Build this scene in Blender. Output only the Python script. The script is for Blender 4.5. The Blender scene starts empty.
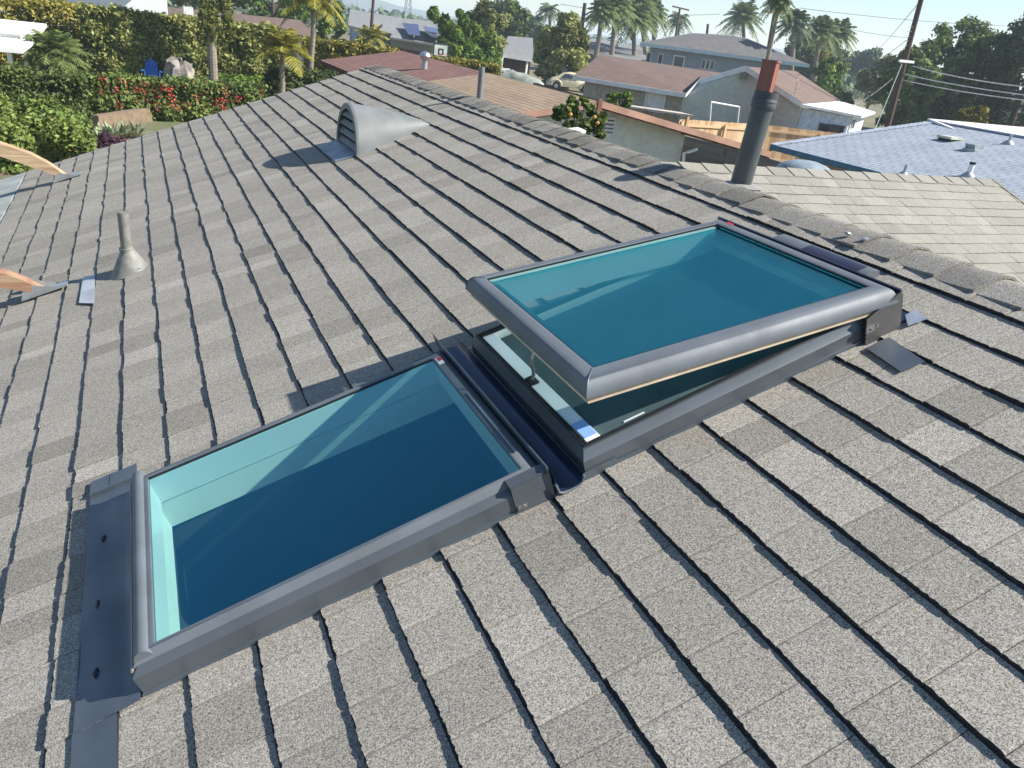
HAZE_D=0.0006; EXPO=1.0
import bpy, math, random
import numpy as np
from mathutils import Matrix, Vector
R = math.radians
rnd = random.Random(7)
scene = bpy.context.scene
COL = scene.collection
# ---------------------------------------------------------------- geometry of the place
E_ = 0.143                      # shingle exposure, metres
TH = R(20.56)                   # pitch of the near roof
FPX = 744.963
def R3(rx, ry, rz):
    cx,sx,cy,sy,cz,sz = math.cos(rx),math.sin(rx),math.cos(ry),math.sin(ry),math.cos(rz),math.sin(rz)
    return np.array([[cz,-sz,0],[sz,cz,0],[0,0,1]])@np.array([[cy,0,sy],[0,1,0],[-sy,0,cy]])@np.array([[1,0,0],[0,cx,-sx],[0,sx,cx]])
PC = R3(0.978444594, 0.208663931, -0.435225882)
HN = 8.37469570*E_; UC = 4.12901805*E_
W = np.array([[math.cos(TH),0,-math.sin(TH)],[0,1,0],[math.sin(TH),0,math.cos(TH)]])   # roof plane -> world
CAM = W@np.array([UC,0,HN]); CR = W@PC
GZ = -2.7                        # level of the ground
def ray(x, y): return CR@np.array([(x-512)/FPX,(384-y)/FPX,-1.0])
def at(x, y, Y):                 # the point at distance Y in that direction, and metres per pixel there
    d = ray(x,y); t = (Y-CAM[1])/d[1]; return CAM+t*d, t/FPX
def atz(x, y, z):
    d = ray(x,y); t = (z-CAM[2])/d[2]; return CAM+t*d
def pr(u, v, n=0.0): return W@np.array([u,v,n])
def pl(x, y, n=0.0):             # roof-plane coordinates
    d = PC@np.array([(x-512)/FPX,(384-y)/FPX,-1.0]); t = (n-HN)/d[2]; q = np.array([UC,0,HN])+t*d; return q[0],q[1]
# ---------------------------------------------------------------- materials
def newmat(name):
    m = bpy.data.materials.new(name); m.use_nodes = True
    nt = m.node_tree; b = nt.nodes['Principled BSDF']; return m, nt, b
def nd(nt, t, **kw):
    n = nt.nodes.new(t)
    for k,v in kw.items():
        if hasattr(n,k): setattr(n,k,v)
    return n
def mat(name, col, rough=0.7, metal=0.0, var=0.12, scale=6.0, bump=0.0, bscale=60.0, col2=None, coat=0.0, spec=0.5, trans=0.0, stretch=None):
    m, nt, b = newmat(name); L = nt.links
    tc = nd(nt,'ShaderNodeTexCoord'); n = nd(nt,'ShaderNodeTexNoise'); n.inputs['Scale'].default_value = scale; n.inputs['Detail'].default_value = 6
    src = tc.outputs['Object']
    if stretch:
        mp = nd(nt,'ShaderNodeMapping'); mp.inputs['Scale'].default_value = stretch; L.new(src, mp.inputs[0]); src = mp.outputs[0]
    L.new(src, n.inputs['Vector'])
    mx = nd(nt,'ShaderNodeMix', data_type='RGBA')
    c2 = col2 or tuple(c*(1-2*var) for c in col); c1 = col if col2 else tuple(min(1,c*(1+var)) for c in col)
    mx.inputs[6].default_value = (*c1,1); mx.inputs[7].default_value = (*c2,1)
    rp = nd(nt,'ShaderNodeMapRange'); rp.inputs[1].default_value=.35; rp.inputs[2].default_value=.65
    L.new(n.outputs['Fac'], rp.inputs[0]); L.new(rp.outputs[0], mx.inputs[0]); L.new(mx.outputs[2], b.inputs['Base Color'])
    b.inputs['Roughness'].default_value = rough; b.inputs['Metallic'].default_value = metal
    b.inputs['Specular IOR Level'].default_value = spec
    b.inputs['Coat Weight'].default_value = coat
    if rough < .6:
        rr = nd(nt,'ShaderNodeMapRange'); rr.inputs[3].default_value = rough*.85; rr.inputs[4].default_value = min(1,rough*1.35)
        L.new(n.outputs['Fac'], rr.inputs[0]); L.new(rr.outputs[0], b.inputs['Roughness'])
    if bump:
        n2 = nd(nt,'ShaderNodeTexNoise'); n2.inputs['Scale'].default_value = bscale; n2.inputs['Detail'].default_value = 4; L.new(src, n2.inputs['Vector'])
        bp = nd(nt,'ShaderNodeBump'); bp.inputs['Strength'].default_value = bump; bp.inputs['Distance'].default_value = .01
        L.new(n2.outputs['Fac'], bp.inputs['Height']); L.new(bp.outputs[0], b.inputs['Normal'])
    return m
def tonemat(name, dark, light, rough=.9, grain=0.0, gscale=420.0, bump=0.0, patch=0.0, pscale=1.2, transl=0.0, tint=None):
    """colour from the per-piece attribute 'tone', plus mineral grain"""
    m, nt, b = newmat(name); L = nt.links
    a = nd(nt,'ShaderNodeAttribute'); a.attribute_name = 'tone'
    tc = nd(nt,'ShaderNodeTexCoord')
    mx = nd(nt,'ShaderNodeMix', data_type='RGBA'); mx.inputs[6].default_value=(*dark,1); mx.inputs[7].default_value=(*light,1)
    fac = a.outputs['Fac']
    if patch:
        n = nd(nt,'ShaderNodeTexNoise'); n.inputs['Scale'].default_value = pscale; n.inputs['Detail'].default_value = 5; L.new(tc.outputs['Object'], n.inputs['Vector'])
        s = nd(nt,'ShaderNodeMath', operation='MULTIPLY_ADD'); L.new(n.outputs['Fac'], s.inputs[0]); s.inputs[1].default_value = patch
        s2 = nd(nt,'ShaderNodeMath', operation='SUBTRACT'); L.new(fac, s2.inputs[0]); s2.inputs[1].default_value = patch*.5; L.new(s2.outputs[0], s.inputs[2]); fac = s.outputs[0]
    L.new(fac, mx.inputs[0]); out = mx.outputs[2]
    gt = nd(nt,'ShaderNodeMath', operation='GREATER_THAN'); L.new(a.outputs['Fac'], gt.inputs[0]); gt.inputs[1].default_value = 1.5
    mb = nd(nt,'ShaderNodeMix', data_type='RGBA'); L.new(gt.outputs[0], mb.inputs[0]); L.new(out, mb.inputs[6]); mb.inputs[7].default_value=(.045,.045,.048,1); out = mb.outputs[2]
    if grain:
        v = nd(nt,'ShaderNodeTexVoronoi'); v.inputs['Scale'].default_value = gscale; L.new(tc.outputs['Object'], v.inputs['Vector'])
        sep = nd(nt,'ShaderNodeSeparateColor'); L.new(v.outputs['Color'], sep.inputs[0])
        n3 = nd(nt,'ShaderNodeTexNoise'); n3.inputs['Scale'].default_value = gscale*.5; n3.inputs['Detail'].default_value = 3; L.new(tc.outputs['Object'], n3.inputs['Vector'])
        ad = nd(nt,'ShaderNodeMath', operation='ADD'); L.new(sep.outputs[0], ad.inputs[0]); L.new(n3.outputs['Fac'], ad.inputs[1])
        mr = nd(nt,'ShaderNodeMapRange'); mr.inputs[1].default_value=.3; mr.inputs[2].default_value=1.7; mr.inputs[3].default_value = 1-grain; mr.inputs[4].default_value = 1+grain
        L.new(ad.outputs[0], mr.inputs[0])
        # granule hue: warm and cool stones
        hue = nd(nt,'ShaderNodeMix', data_type='RGBA'); hue.inputs[6].default_value=(1.05,1.0,.93,1); hue.inputs[7].default_value=(.94,.99,1.05,1); L.new(sep.outputs[1], hue.inputs[0])
        m1 = nd(nt,'ShaderNodeVectorMath', operation='MULTIPLY'); L.new(out, m1.inputs[0]); L.new(hue.outputs[2], m1.inputs[1])
        m2 = nd(nt,'ShaderNodeVectorMath', operation='SCALE'); L.new(m1.outputs[0], m2.inputs[0]); L.new(mr.outputs[0], m2.inputs['Scale']); out = m2.outputs[0]
        if bump:
            bp = nd(nt,'ShaderNodeBump'); bp.inputs['Strength'].default_value = bump; bp.inputs['Distance'].default_value=.0015
            L.new(sep.outputs[2], bp.inputs['Height']); L.new(bp.outputs[0], b.inputs['Normal'])
    L.new(out, b.inputs['Base Color']); b.inputs['Roughness'].default_value = rough; b.inputs['Specular IOR Level'].default_value = .25
    if transl:
        tr = nd(nt,'ShaderNodeBsdfTranslucent'); L.new(out, tr.inputs[0]); ms = nd(nt,'ShaderNodeMixShader'); ms.inputs[0].default_value = transl
        L.new(b.outputs[0], ms.inputs[1]); L.new(tr.outputs[0], ms.inputs[2]); L.new(ms.outputs[0], nt.nodes['Material Output'].inputs[0])
    return m
def glassmat(name, tint, refl, rough=0.0, dust_sheen=0.0, tcol=(1,1,1)):
    m, nt, b = newmat(name); L = nt.links; nt.nodes.remove(b)
    t = nd(nt,'ShaderNodeBsdfTransparent'); t.inputs[0].default_value=(*tint,1)
    g = nd(nt,'ShaderNodeBsdfGlossy'); g.inputs['Color'].default_value=(*tcol,1); g.inputs['Roughness'].default_value = rough
    lw = nd(nt,'ShaderNodeFresnel'); lw.inputs[0].default_value = 1.5
    mr = nd(nt,'ShaderNodeMapRange'); mr.inputs[1].default_value=.04; mr.inputs[2].default_value=1; mr.inputs[3].default_value=refl; mr.inputs[4].default_value=1
    L.new(lw.outputs[0], mr.inputs[0]); gm=nd(nt,'ShaderNodeNewGeometry'); iv=nd(nt,'ShaderNodeMath',operation='SUBTRACT'); iv.inputs[0].default_value=1; L.new(gm.outputs['Backfacing'],iv.inputs[1]); mu=nd(nt,'ShaderNodeMath',operation='MULTIPLY'); L.new(mr.outputs[0],mu.inputs[0]); L.new(iv.outputs[0],mu.inputs[1])
    ms = nd(nt,'ShaderNodeMixShader'); L.new(mu.outputs[0], ms.inputs[0]); L.new(t.outputs[0], ms.inputs[1]); L.new(g.outputs[0], ms.inputs[2])
    df=nd(nt,'ShaderNodeBsdfDiffuse'); df.inputs[0].default_value=(.40,.66,.74,1); m2=nd(nt,'ShaderNodeMixShader'); tc=nd(nt,'ShaderNodeTexCoord'); n1=nd(nt,'ShaderNodeTexNoise'); n1.inputs['Scale'].default_value=5; n1.inputs['Detail'].default_value=7  # dust film and specks; pale blue put in to brighten the glass
    L.new(tc.outputs['Object'],n1.inputs['Vector']); r1=nd(nt,'ShaderNodeMapRange'); r1.inputs[1].default_value=.3; r1.inputs[2].default_value=.7; r1.inputs[3].default_value=dust_sheen*.72; r1.inputs[4].default_value=dust_sheen*1.28; L.new(n1.outputs['Fac'],r1.inputs[0])
    vo=nd(nt,'ShaderNodeTexVoronoi'); vo.inputs['Scale'].default_value=38; L.new(tc.outputs['Object'],vo.inputs['Vector']); sp_=nd(nt,'ShaderNodeMath',operation='LESS_THAN'); L.new(vo.outputs['Distance'],sp_.inputs[0]); sp_.inputs[1].default_value=.045; sm_=nd(nt,'ShaderNodeMath',operation='MULTIPLY_ADD'); L.new(sp_.outputs[0],sm_.inputs[0]); sm_.inputs[1].default_value=.10; L.new(r1.outputs[0],sm_.inputs[2])
    fb=nd(nt,'ShaderNodeMath',operation='MULTIPLY'); L.new(sm_.outputs[0],fb.inputs[0]); L.new(iv.outputs[0],fb.inputs[1]); L.new(fb.outputs[0],m2.inputs[0]); L.new(ms.outputs[0],m2.inputs[1]); L.new(df.outputs[0],m2.inputs[2])
    L.new(m2.outputs[0], nt.nodes['Material Output'].inputs[0]); return m
def shinglemat(name, c1, c2, row=.14, w=.3, axis='XY', mortar=(.05,.05,.05)):
    """distant shingle or tile roofing: courses as a brick pattern in the roof's own coordinates"""
    m, nt, b = newmat(name); L = nt.links
    a = nd(nt,'ShaderNodeAttribute'); a.attribute_name = 'rc'; a.attribute_type='GEOMETRY'
    br = nd(nt,'ShaderNodeTexBrick'); br.inputs['Color1'].default_value=(*c1,1); br.inputs['Color2'].default_value=(*c2,1); br.inputs['Mortar'].default_value=(*mortar,1)
    br.inputs['Scale'].default_value = 1; br.inputs['Brick Width'].default_value = w; br.inputs['Row Height'].default_value = row; br.inputs['Mortar Size'].default_value = row*.09; br.offset=.37
    L.new(a.outputs['Vector'], br.inputs['Vector'])
    n = nd(nt,'ShaderNodeTexNoise'); n.inputs['Scale'].default_value = 1.3; n.inputs['Detail'].default_value = 8; L.new(a.outputs['Vector'], n.inputs['Vector'])
    mr = nd(nt,'ShaderNodeMapRange'); mr.inputs[3].default_value=.75; mr.inputs[4].default_value=1.25; L.new(n.outputs['Fac'], mr.inputs[0])
    s = nd(nt,'ShaderNodeVectorMath', operation='SCALE'); L.new(br.outputs['Color'], s.inputs[0]); L.new(mr.outputs[0], s.inputs['Scale'])
    L.new(s.outputs[0], b.inputs['Base Color']); b.inputs['Roughness'].default_value=.85; b.inputs['Specular IOR Level'].default_value=.3
    return m
# ---------------------------------------------------------------- mesh building
class G:
    def __init__(s): s.v=[]; s.f=[]; s.t=[]; s.tone=0.5
    def add(s, vs, fs, tone=None):
        o=len(s.v); s.v.extend([tuple(map(float,p)) for p in vs]); s.f.extend([tuple(i+o for i in f) for f in fs]); s.t.extend([s.tone if tone is None else tone]*len(fs)); return s
    def quad(s,a,b,c,d,tone=None): return s.add([a,b,c,d],[(0,1,2,3)],tone)
    def box(s,a,b,tone=None):
        x0,y0,z0=a; x1,y1,z1=b
        return s.add([(x0,y0,z0),(x1,y0,z0),(x1,y1,z0),(x0,y1,z0),(x0,y0,z1),(x1,y0,z1),(x1,y1,z1),(x0,y1,z1)],[(0,3,2,1),(4,5,6,7),(0,1,5,4),(1,2,6,5),(2,3,7,6),(3,0,4,7)],tone)
    def obox(s,o,X,Y,Z,tone=None):    # oriented box from a corner and three edge vectors
        o,X,Y,Z=map(lambda q:np.array(q,float),(o,X,Y,Z)); P=[o,o+X,o+X+Y,o+Y]; P=P+[p+Z for p in P]
        return s.add(P,[(0,3,2,1),(4,5,6,7),(0,1,5,4),(1,2,6,5),(2,3,7,6),(3,0,4,7)],tone)
    def slab(s,pts,th,tone=None):     # polygon with thickness downward along its normal
        P=[np.array(p,float) for p in pts]; n=np.cross(P[1]-P[0],P[2]-P[0]); n/=np.linalg.norm(n)
        if n[2]<0: n=-n; P=P[::-1]
        k=len(P); Q=[p-n*th for p in P]
        return s.add(P+Q,[tuple(range(k)),tuple(range(2*k-1,k-1,-1))]+[(i,i+k,(i+1)%k+k,(i+1)%k) for i in range(k)],tone)
    def tube(s,pts,rad,n=10,cap=True,tone=None):
        P=[np.array(p,float) for p in pts]; 
        if not hasattr(rad,'__len__'): rad=[rad]*len(P)
        vs=[]; fs=[]; pu=None
        for i,p in enumerate(P):
            d=P[min(i+1,len(P)-1)]-P[max(i-1,0)]; d=d/(np.linalg.norm(d)+1e-12)
            if pu is None:
                a=np.array([0,0,1.]) if abs(d[2])<.9 else np.array([1.,0,0]); u=np.cross(d,a)
            else: u=pu-d*np.dot(pu,d)
            u/=np.linalg.norm(u); pu=u; w=np.cross(d,u)
            for k in range(n):
                an=2*math.pi*k/n; vs.append(p+rad[i]*(u*math.cos(an)+w*math.sin(an)))
        for i in range(len(P)-1):
            for k in range(n): fs.append((i*n+k,i*n+(k+1)%n,(i+1)*n+(k+1)%n,(i+1)*n+k))
        if cap: fs.append(tuple(range(n-1,-1,-1))); fs.append(tuple((len(P)-1)*n+k for k in range(n)))
        return s.add(vs,fs,tone)
    def lathe(s,c,prof,n=24,sx=1,sy=1,tone=None):   # prof: (radius, z)
        vs=[];fs=[]
        for r,z in prof:
            for k in range(n): a=2*math.pi*k/n; vs.append((c[0]+r*sx*math.cos(a),c[1]+r*sy*math.sin(a),c[2]+z))
        for i in range(len(prof)-1):
            for k in range(n): fs.append((i*n+k,i*n+(k+1)%n,(i+1)*n+(k+1)%n,(i+1)*n+k))
        return s.add(vs,fs,tone)
    def blob(s,c,r,n=10,jit=.12,seed=1,tone=None):
        q=random.Random(seed); prof=[]; vs=[]; fs=[]
        m=n//2+1
        for i in range(m+1):
            ph=math.pi*i/m
            for k in range(n):
                a=2*math.pi*k/n; j=1+q.uniform(-jit,jit)
                vs.append((c[0]+r[0]*j*math.sin(ph)*math.cos(a),c[1]+r[1]*j*math.sin(ph)*math.sin(a),c[2]+r[2]*j*math.cos(ph)))
        for i in range(m):
            for k in range(n): fs.append((i*n+k,(i+1)*n+k,(i+1)*n+(k+1)%n,i*n+(k+1)%n))
        return s.add(vs,fs,tone)
    def frame(s,prof,rect,inset=None,tone=None):
        """profile (distance inward, height) swept round a rectangle u0,v0,u1,v1 with mitred corners"""
        u0,v0,u1,v1=rect; k=len(prof); vs=[]; fs=[]
        sc=inset or (1,1,1,1)            # inward scale on sides: v0, u1, v1, u0
        for ci,(cu,cv,du,dv) in enumerate([(u0,v0,sc[3],sc[0]),(u1,v0,-sc[1],sc[0]),(u1,v1,-sc[1],-sc[2]),(u0,v1,sc[3],-sc[2])]):
            for a,h in prof: vs.append((cu+du*a,cv+dv*a,h))
        for c in range(4):
            n=(c+1)%4
            for i in range(k-1): fs.append((c*k+i,n*k+i,n*k+i+1,c*k+i+1))
        return s.add(vs,fs,tone)
    def map(s,fn): s.v=[tuple(fn(*p)) for p in s.v]; return s
class Thing:
    def __init__(s,name,label,cat,origin,frame='world',group=None,empty=True):
        s.o=np.array(origin,float); s.fr=frame
        if empty:
            ob=bpy.data.objects.new(name,None); COL.objects.link(ob); ob.empty_display_size=.1
            ob.matrix_world=s.mw(); ob['label']=label; ob['category']=cat
            if group: ob['group']=group
            s.ob=ob
    def mw(s):
        if s.fr=='roof':
            M=Matrix([list(W[i])+[0] for i in range(3)]+[[0,0,0,1]]); M.translation=Vector(W@s.o); return M
        return Matrix.Translation(Vector(s.o))
    def part(s,name,g,m,parent=None,sharp=35,label=None,stuff=False):
        me=mkmesh(name,g,m,s.o,sharp); ob=bpy.data.objects.new(name,me); COL.objects.link(ob); ob.parent=parent or s.ob
        if label: ob['label']=label
        if stuff: ob['kind']='stuff'
        return ob
def mkmesh(name,g,m,o,sharp=35):
    me=bpy.data.meshes.new(name); V=np.array(g.v)-np.array(o); me.from_pydata(V.tolist(),[],g.f)
    at_=me.attributes.new('tone','FLOAT','FACE'); at_.data.foreach_set('value',np.array(g.t,dtype=np.float32))
    if getattr(g,'rc',None) is not None:
        a2=me.attributes.new('rc','FLOAT_VECTOR','POINT'); a2.data.foreach_set('vector',np.array(g.rc,dtype=np.float32).ravel())
    me.materials.append(m)
    if sharp is not None:
        me.polygons.foreach_set('use_smooth',[True]*len(me.polygons)); me.set_sharp_from_angle(angle=R(sharp))
    me.update(); return me
def solo(name,label,cat,g,m,origin,frame='world',group=None,kind=None,sharp=35):
    t=Thing(name,label,cat,origin,frame,empty=False); me=mkmesh(name,g,m,t.o,sharp); ob=bpy.data.objects.new(name,me); COL.objects.link(ob); ob.matrix_world=t.mw()
    if label: ob['label']=label
    if cat: ob['category']=cat
    if group: ob['group']=group
    if kind: ob['kind']=kind
    return ob
def struct(name,g,m,origin=(0,0,0),kind='structure',label=None):
    me=mkmesh(name,g,m,origin,None); ob=bpy.data.objects.new(name,me); COL.objects.link(ob); ob.location=origin; ob['kind']=kind
    if label: ob['label']=label
    return ob
def cyl_prof(r0,r1,z0,z1): return [(r0,z0),(r1,z1)]
# ================================================================ materials of the near roof
M_SH = tonemat('shingle_granules',(.190,.180,.156),(.370,.352,.312),grain=.85,gscale=560,bump=.6,patch=.22,pscale=1.7)
M_CAP = tonemat('ridge_cap_granules',(.155,.148,.132),(.285,.272,.245),grain=.75,gscale=430,bump=.7,patch=.3,pscale=2)
M_WING = tonemat('pale_wing_shingle',(.215,.209,.182),(.315,.306,.268),grain=.25,gscale=300,bump=.3,patch=.4,pscale=1.4)
M_DECK = mat('asphalt_underlay',(.035,.033,.032),.95)
M_EDGE = mat('weathered_fascia',(.42,.42,.41),.7,var=.15)
M_STUC = mat('house_stucco',(.55,.52,.46),.9,bump=.3)
def shingles(U0i,U1i,exp,vr,holes,tw,mapf,mat_seed,ts=(.0066,.0112),near=None,seg=.0065,shadow_band=.0,keep=None):
    """courses of laminated shingle tabs; every tab is a thin wedge with a ragged butt edge"""
    q=random.Random(mat_seed); g=G()
    for i in range(U0i,U1i):
        u0=i*exp; v=vr[0]-q.uniform(0,.3); 
        thick=q.random()<.5; ph=q.uniform(0,6); wav=[q.uniform(.6,1.4) for _ in range(4)]
        while v<vr[1]:
            w=q.uniform(*tw); va,vb=v+.0008,v+w-.0008; v+=w
            if vb<=vr[0] or va>=vr[1]: continue
            va=max(va,vr[0]); vb=min(vb,vr[1])
            thick = (not thick) if q.random()<.6 else thick
            t=q.uniform(ts[0]+.5*(ts[1]-ts[0]),ts[1]) if thick else q.uniform(ts[0],ts[0]+.5*(ts[1]-ts[0]))
            off=q.uniform(-.0022,.0022)-(0.0014 if thick else 0)
            tone=min(1,max(0,(.42 if thick else .58)+q.gauss(0,.11)))
            # pieces left of the tab once the openings are cut out
            segs=[(va,vb)]; ue=u0+exp
            for (hu0,hv0,hu1,hv1) in holes:
                if hu0<u0+exp*.98 and hu1>u0:
                    if hu0<=u0+.004 :      # opening covers this tab's butt
                        ns=[]
                        for a,b in segs:
                            if b<=hv0 or a>=hv1: ns.append((a,b)); continue
                            if a<hv0: ns.append((a,hv0))
                            if b>hv1: ns.append((hv1,b))
                            if hu1<u0+exp: ns.append((max(a,hv0),min(b,hv1),hu1))
                        segs=ns
                    else:
                        ns=[]
                        for sgm in segs:
                            a,b=sgm[:2]
                            if b<=hv0 or a>=hv1: ns.append(sgm); continue
                            if a<hv0: ns.append((a,hv0))
                            if b>hv1: ns.append((hv1,b))
                            ns.append((max(a,hv0),min(b,hv1),None,hu0))
                        segs=ns
            for sgm in segs:
                a,b=sgm[:2]
                if b-a<.002: continue
                ua=sgm[2] if len(sgm)>2 and sgm[2] else u0; ub=sgm[3] if len(sgm)>3 else ue
                if keep and not keep(.5*(ua+ub),.5*(a+b)): continue
                st=seg if (near is None or a<near) else seg*4
                n=max(1,int((b-a)/st)); vs=[]; fs=[]
                for k in range(n+1):
                    vv=a+(b-a)*k/n
                    wob=0.0006*math.sin(vv*7*wav[0]+ph)+.0004*math.sin(vv*31*wav[1]+ph*2)
                    j=q.uniform(-.0017,.0017)
                    ulo=(ua+off+wob+j) if ua==u0 else ua
                    lift=t*(1+.10*math.sin(vv*11*wav[2]+ph))*max(0,(1-(ulo-u0)/exp)) if ua==u0 else t*(1-(ua-u0)/exp)
                    hb=.0008+t*(1-(ub-u0)/exp)
                    bd=1.0-(0.15 if k in(0,n) else 0)
                    zt=.001+lift*bd; ux=ub+(.004 if ub==ue else 0); um=ux-(shadow_band+.004) if (ub==ue and shadow_band) else ux-.0005; um=max(um,ulo+.0006)
                    vs+= [(ulo,vv,zt),(ux,vv,hb),(ulo+.0005,vv,-.003),(um,vv,zt+(hb-zt)*(um-ulo)/(ux-ulo))]
                f2=[]
                for k in range(n):
                    o=4*k; fs+=[(o,o+3,o+7,o+4)]; f2+=[(o+3,o+1,o+5,o+7),(o+2,o,o+4,o+6)]
                fs+=[(0,2,1)]; o=4*n; fs+=[(o+2,o,o+1)]
                g.add(vs,fs,tone); g.add([],[]); oo=len(g.v)-len(vs); g.f.extend([tuple(i+oo for i in f) for f in f2]); g.t.extend([2.0 if shadow_band else tone]*len(f2))  # butts and dark granule strip coloured to deepen the course shadows
    if mapf: g.map(mapf)
    return g
UR = 2.455                       # ridge, along the slope
EAVE=-.93
RAKE=7.93
F0=(.050,1.252,1.005,1.972)      # fixed skylight outline on the roof
O0=(1.098,1.258,2.058,1.978)     # venting skylight outline
HF=(F0[0]+.006,F0[1]+.006,F0[2]-.006,F0[3]-.006); HO=(O0[0]+.006,O0[1]+.006,O0[2]-.006,O0[3]-.006)
VN=-.9
house=Thing('house','house with weathered grey brown shingle roof that carries the two skylights','house',(0,3,GZ))
tor=lambda u,v,n: tuple(W@np.array([u,v,n]))
i0=-6; i1=17
g=shingles(i0,i1,E_,(VN,RAKE),[HF,HO],(.075,.16),tor,11,near=3.4,shadow_band=.006)
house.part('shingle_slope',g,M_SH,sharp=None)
# underlay and deck with the two openings
g=G()
def deckrects(u0,v0,u1,v1,holes):
    us=sorted({u0,u1}|{h[0] for h in holes}|{h[2] for h in holes}); vs=sorted({v0,v1}|{h[1] for h in holes}|{h[3] for h in holes})
    for a,b in zip(us,us[1:]):
        for c,d in zip(vs,vs[1:]):
            m=((a+b)/2,(c+d)/2)
            if any(h[0]<m[0]<h[2] and h[1]<m[1]<h[3] for h in holes): continue
            yield a,c,b,d
for a,c,b,d in deckrects(i0*E_+.012,VN,UR,RAKE-.01,[HF,HO]): g.box((a,c,-.03),(b,d,-.0015))
g.map(tor); house.part('roof_deck',g,M_DECK,sharp=None)
# eave strip (pale metal and the lower patio roof edge) and rake boards
g=G(); g.box((EAVE-.02,VN,-.03),(i0*E_+.03,RAKE,.000)); g.map(tor); house.part('eave_trim',g,M_EDGE,sharp=None)
g=G(); g.box((EAVE,RAKE-.005,-.16),(UR,RAKE+.02,-.004)); g.map(tor); house.part('rake_board',g,M_EDGE,sharp=None)
# rear slope behind the ridge
XR,ZR=(W@np.array([UR,0,0]))[0],(W@np.array([UR,0,0]))[2]
T=math.tan(TH)
g=G(); g.slab([(XR,VN,ZR-.004),(XR+4.2,VN,ZR-.004-4.2*T),(XR+4.2,RAKE,ZR-.004-4.2*T),(XR,RAKE,ZR-.004)],.03,.4); house.part('rear_slope',g,M_SH,sharp=None)
# ridge cap shingles
g=G(); q=random.Random(5)
v=RAKE+.01; k=0
while v>VN:
    L=.30; ex=.143*(1+q.uniform(-.06,.06)); hv=v-.02; nv=v-ex-.03     # far end, near (raised) end
    lift=q.uniform(.005,.010); dz0=.002; curl=q.uniform(-.003,.004); wl_=.118+q.uniform(-.008,.008); tone=min(1,max(0,q.gauss(.5,.22)))
    n=8; rows=[]
    for (vv,b) in ((v,dz0+.004),(nv+.05,dz0+.008+lift*.65),(nv,dz0+.008+lift)):
        row=[]
        for j in range(n+1):
            s=-1+2*j/n; d=abs(s)*wl_; up=b-(0.003*max(0,1-abs(s)*4)); 
            base=pr(UR-d,vv,up) if s<=0 else np.array([XR+d*math.cos(TH),vv,ZR-d*math.sin(TH)])+up*np.array([math.sin(TH),0,math.cos(TH)])
            if abs(s)<1e-6: base=np.array([XR,vv,ZR+up-.004])
            base=base+np.array([0,0,curl*(abs(s)**3)*(1 if vv<v-.05 else .2)+q.uniform(-.001,.001)])
            row.append(base+np.array([0,q.uniform(-.003,.003),0]))
        rows.append(row)
    m=n+1; top=[p for r_ in rows for p in r_]; bot=[p-np.array([0,0,.008]) for p in top]
    fs=[]
    for a in range(2):
        for j in range(n): fs.append((a*m+j,(a+1)*m+j,(a+1)*m+j+1,a*m+j+1))
    B=len(top)
    for j in range(n): fs.append((2*m+j,2*m+j+B,2*m+j+1+B,2*m+j+1))
    for a in range(2): fs.append((a*m,a*m+B,(a+1)*m+B,(a+1)*m)); fs.append((a*m+n,(a+1)*m+n,(a+1)*m+n+B,a*m+n+B))
    for a in range(2):
        for j in range(n): fs.append((B+a*m+j,B+a*m+j+1,B+(a+1)*m+j+1,B+(a+1)*m+j))
    g.add(top+bot,fs,tone); v-=ex
rc=house.part('ridge_cap',g,M_CAP,sharp=50)
# nail heads with sealant on one lifted cap
M_SEAL=mat('grey_sealant',(.40,.43,.47),.35,.3)
for x,y in ((848,232),(865,238)):
    u,v_=pl(x,y,.03); g=G(); g.blob(pr(u,v_,.025),(.013,.011,.005),8,.45,int(x)); house.part('sealant_dab',g,M_SEAL)
# ---- cross wing with paler, older shingles
YW=2.912
def wmap(u,v,n):   # u up the slope from the wing's low side, v along X
    y=YW-(0-u)*math.cos(TH); z=ZR+.004+(u)*math.sin(TH)
    return (v, y-n*math.sin(TH), z+n*math.cos(TH))
XE=4.69
WE=.078
g=shingles(-33,0,WE,(XR-.02,XE),[],(.075,.16),wmap,23,ts=(.002,.005),seg=.02,keep=lambda u,v:(v-XR)>(-u*math.cos(TH))-.12)
house.part('wing_slope',g,M_WING,sharp=None,label='paler beige shingle slope of the cross wing beyond the ridge')
g=G(); g.slab([wmap(-2.6,XR,-.006),wmap(-2.6,XE,-.006),wmap(0,XE,-.006),wmap(0,XR,-.006)],.04,.3)
zb=lambda d:ZR-d*T
g.slab([(XR,YW,ZR),(XE,YW,ZR),(XE,YW+2.4,ZR-2.4*T),(XR,YW+2.4,ZR-2.4*T)],.03,.5)
house.part('wing_deck',g,M_WING,sharp=None)
g=G(); x=XR+.1; q=random.Random(9)
while x<XE:
    ex=.135; a=x-.02; b=min(x+ex+.01,XE+.01); t_=q.uniform(.1,.6); h1=.004; h0=.009
    for sg in (-1,1):
        P=[]
        for xx,h in ((a,h0),(b,h1)):
            for d in (0,.075): P.append((xx,YW+sg*d*math.cos(TH),ZR+.003+h-d*math.sin(TH)))
        P2=[(p[0],p[1],p[2]-.008) for p in P]
        g.add(P+P2,[(0,2,3,1) if sg<0 else (0,1,3,2),(0,1,5,4) ,(1,3,7,5),(0,4,6,2)],t_)
    x+=ex
house.part('wing_ridge_cap',g,M_WING,sharp=None)
g=G(); g.slab([wmap(-2.6,XE,.006),wmap(-2.6,XE+.03,.006),wmap(0,XE+.03,.006),wmap(0,XE,.006)],.12); house.part('wing_rake_board',g,M_CAP,sharp=None)
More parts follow.
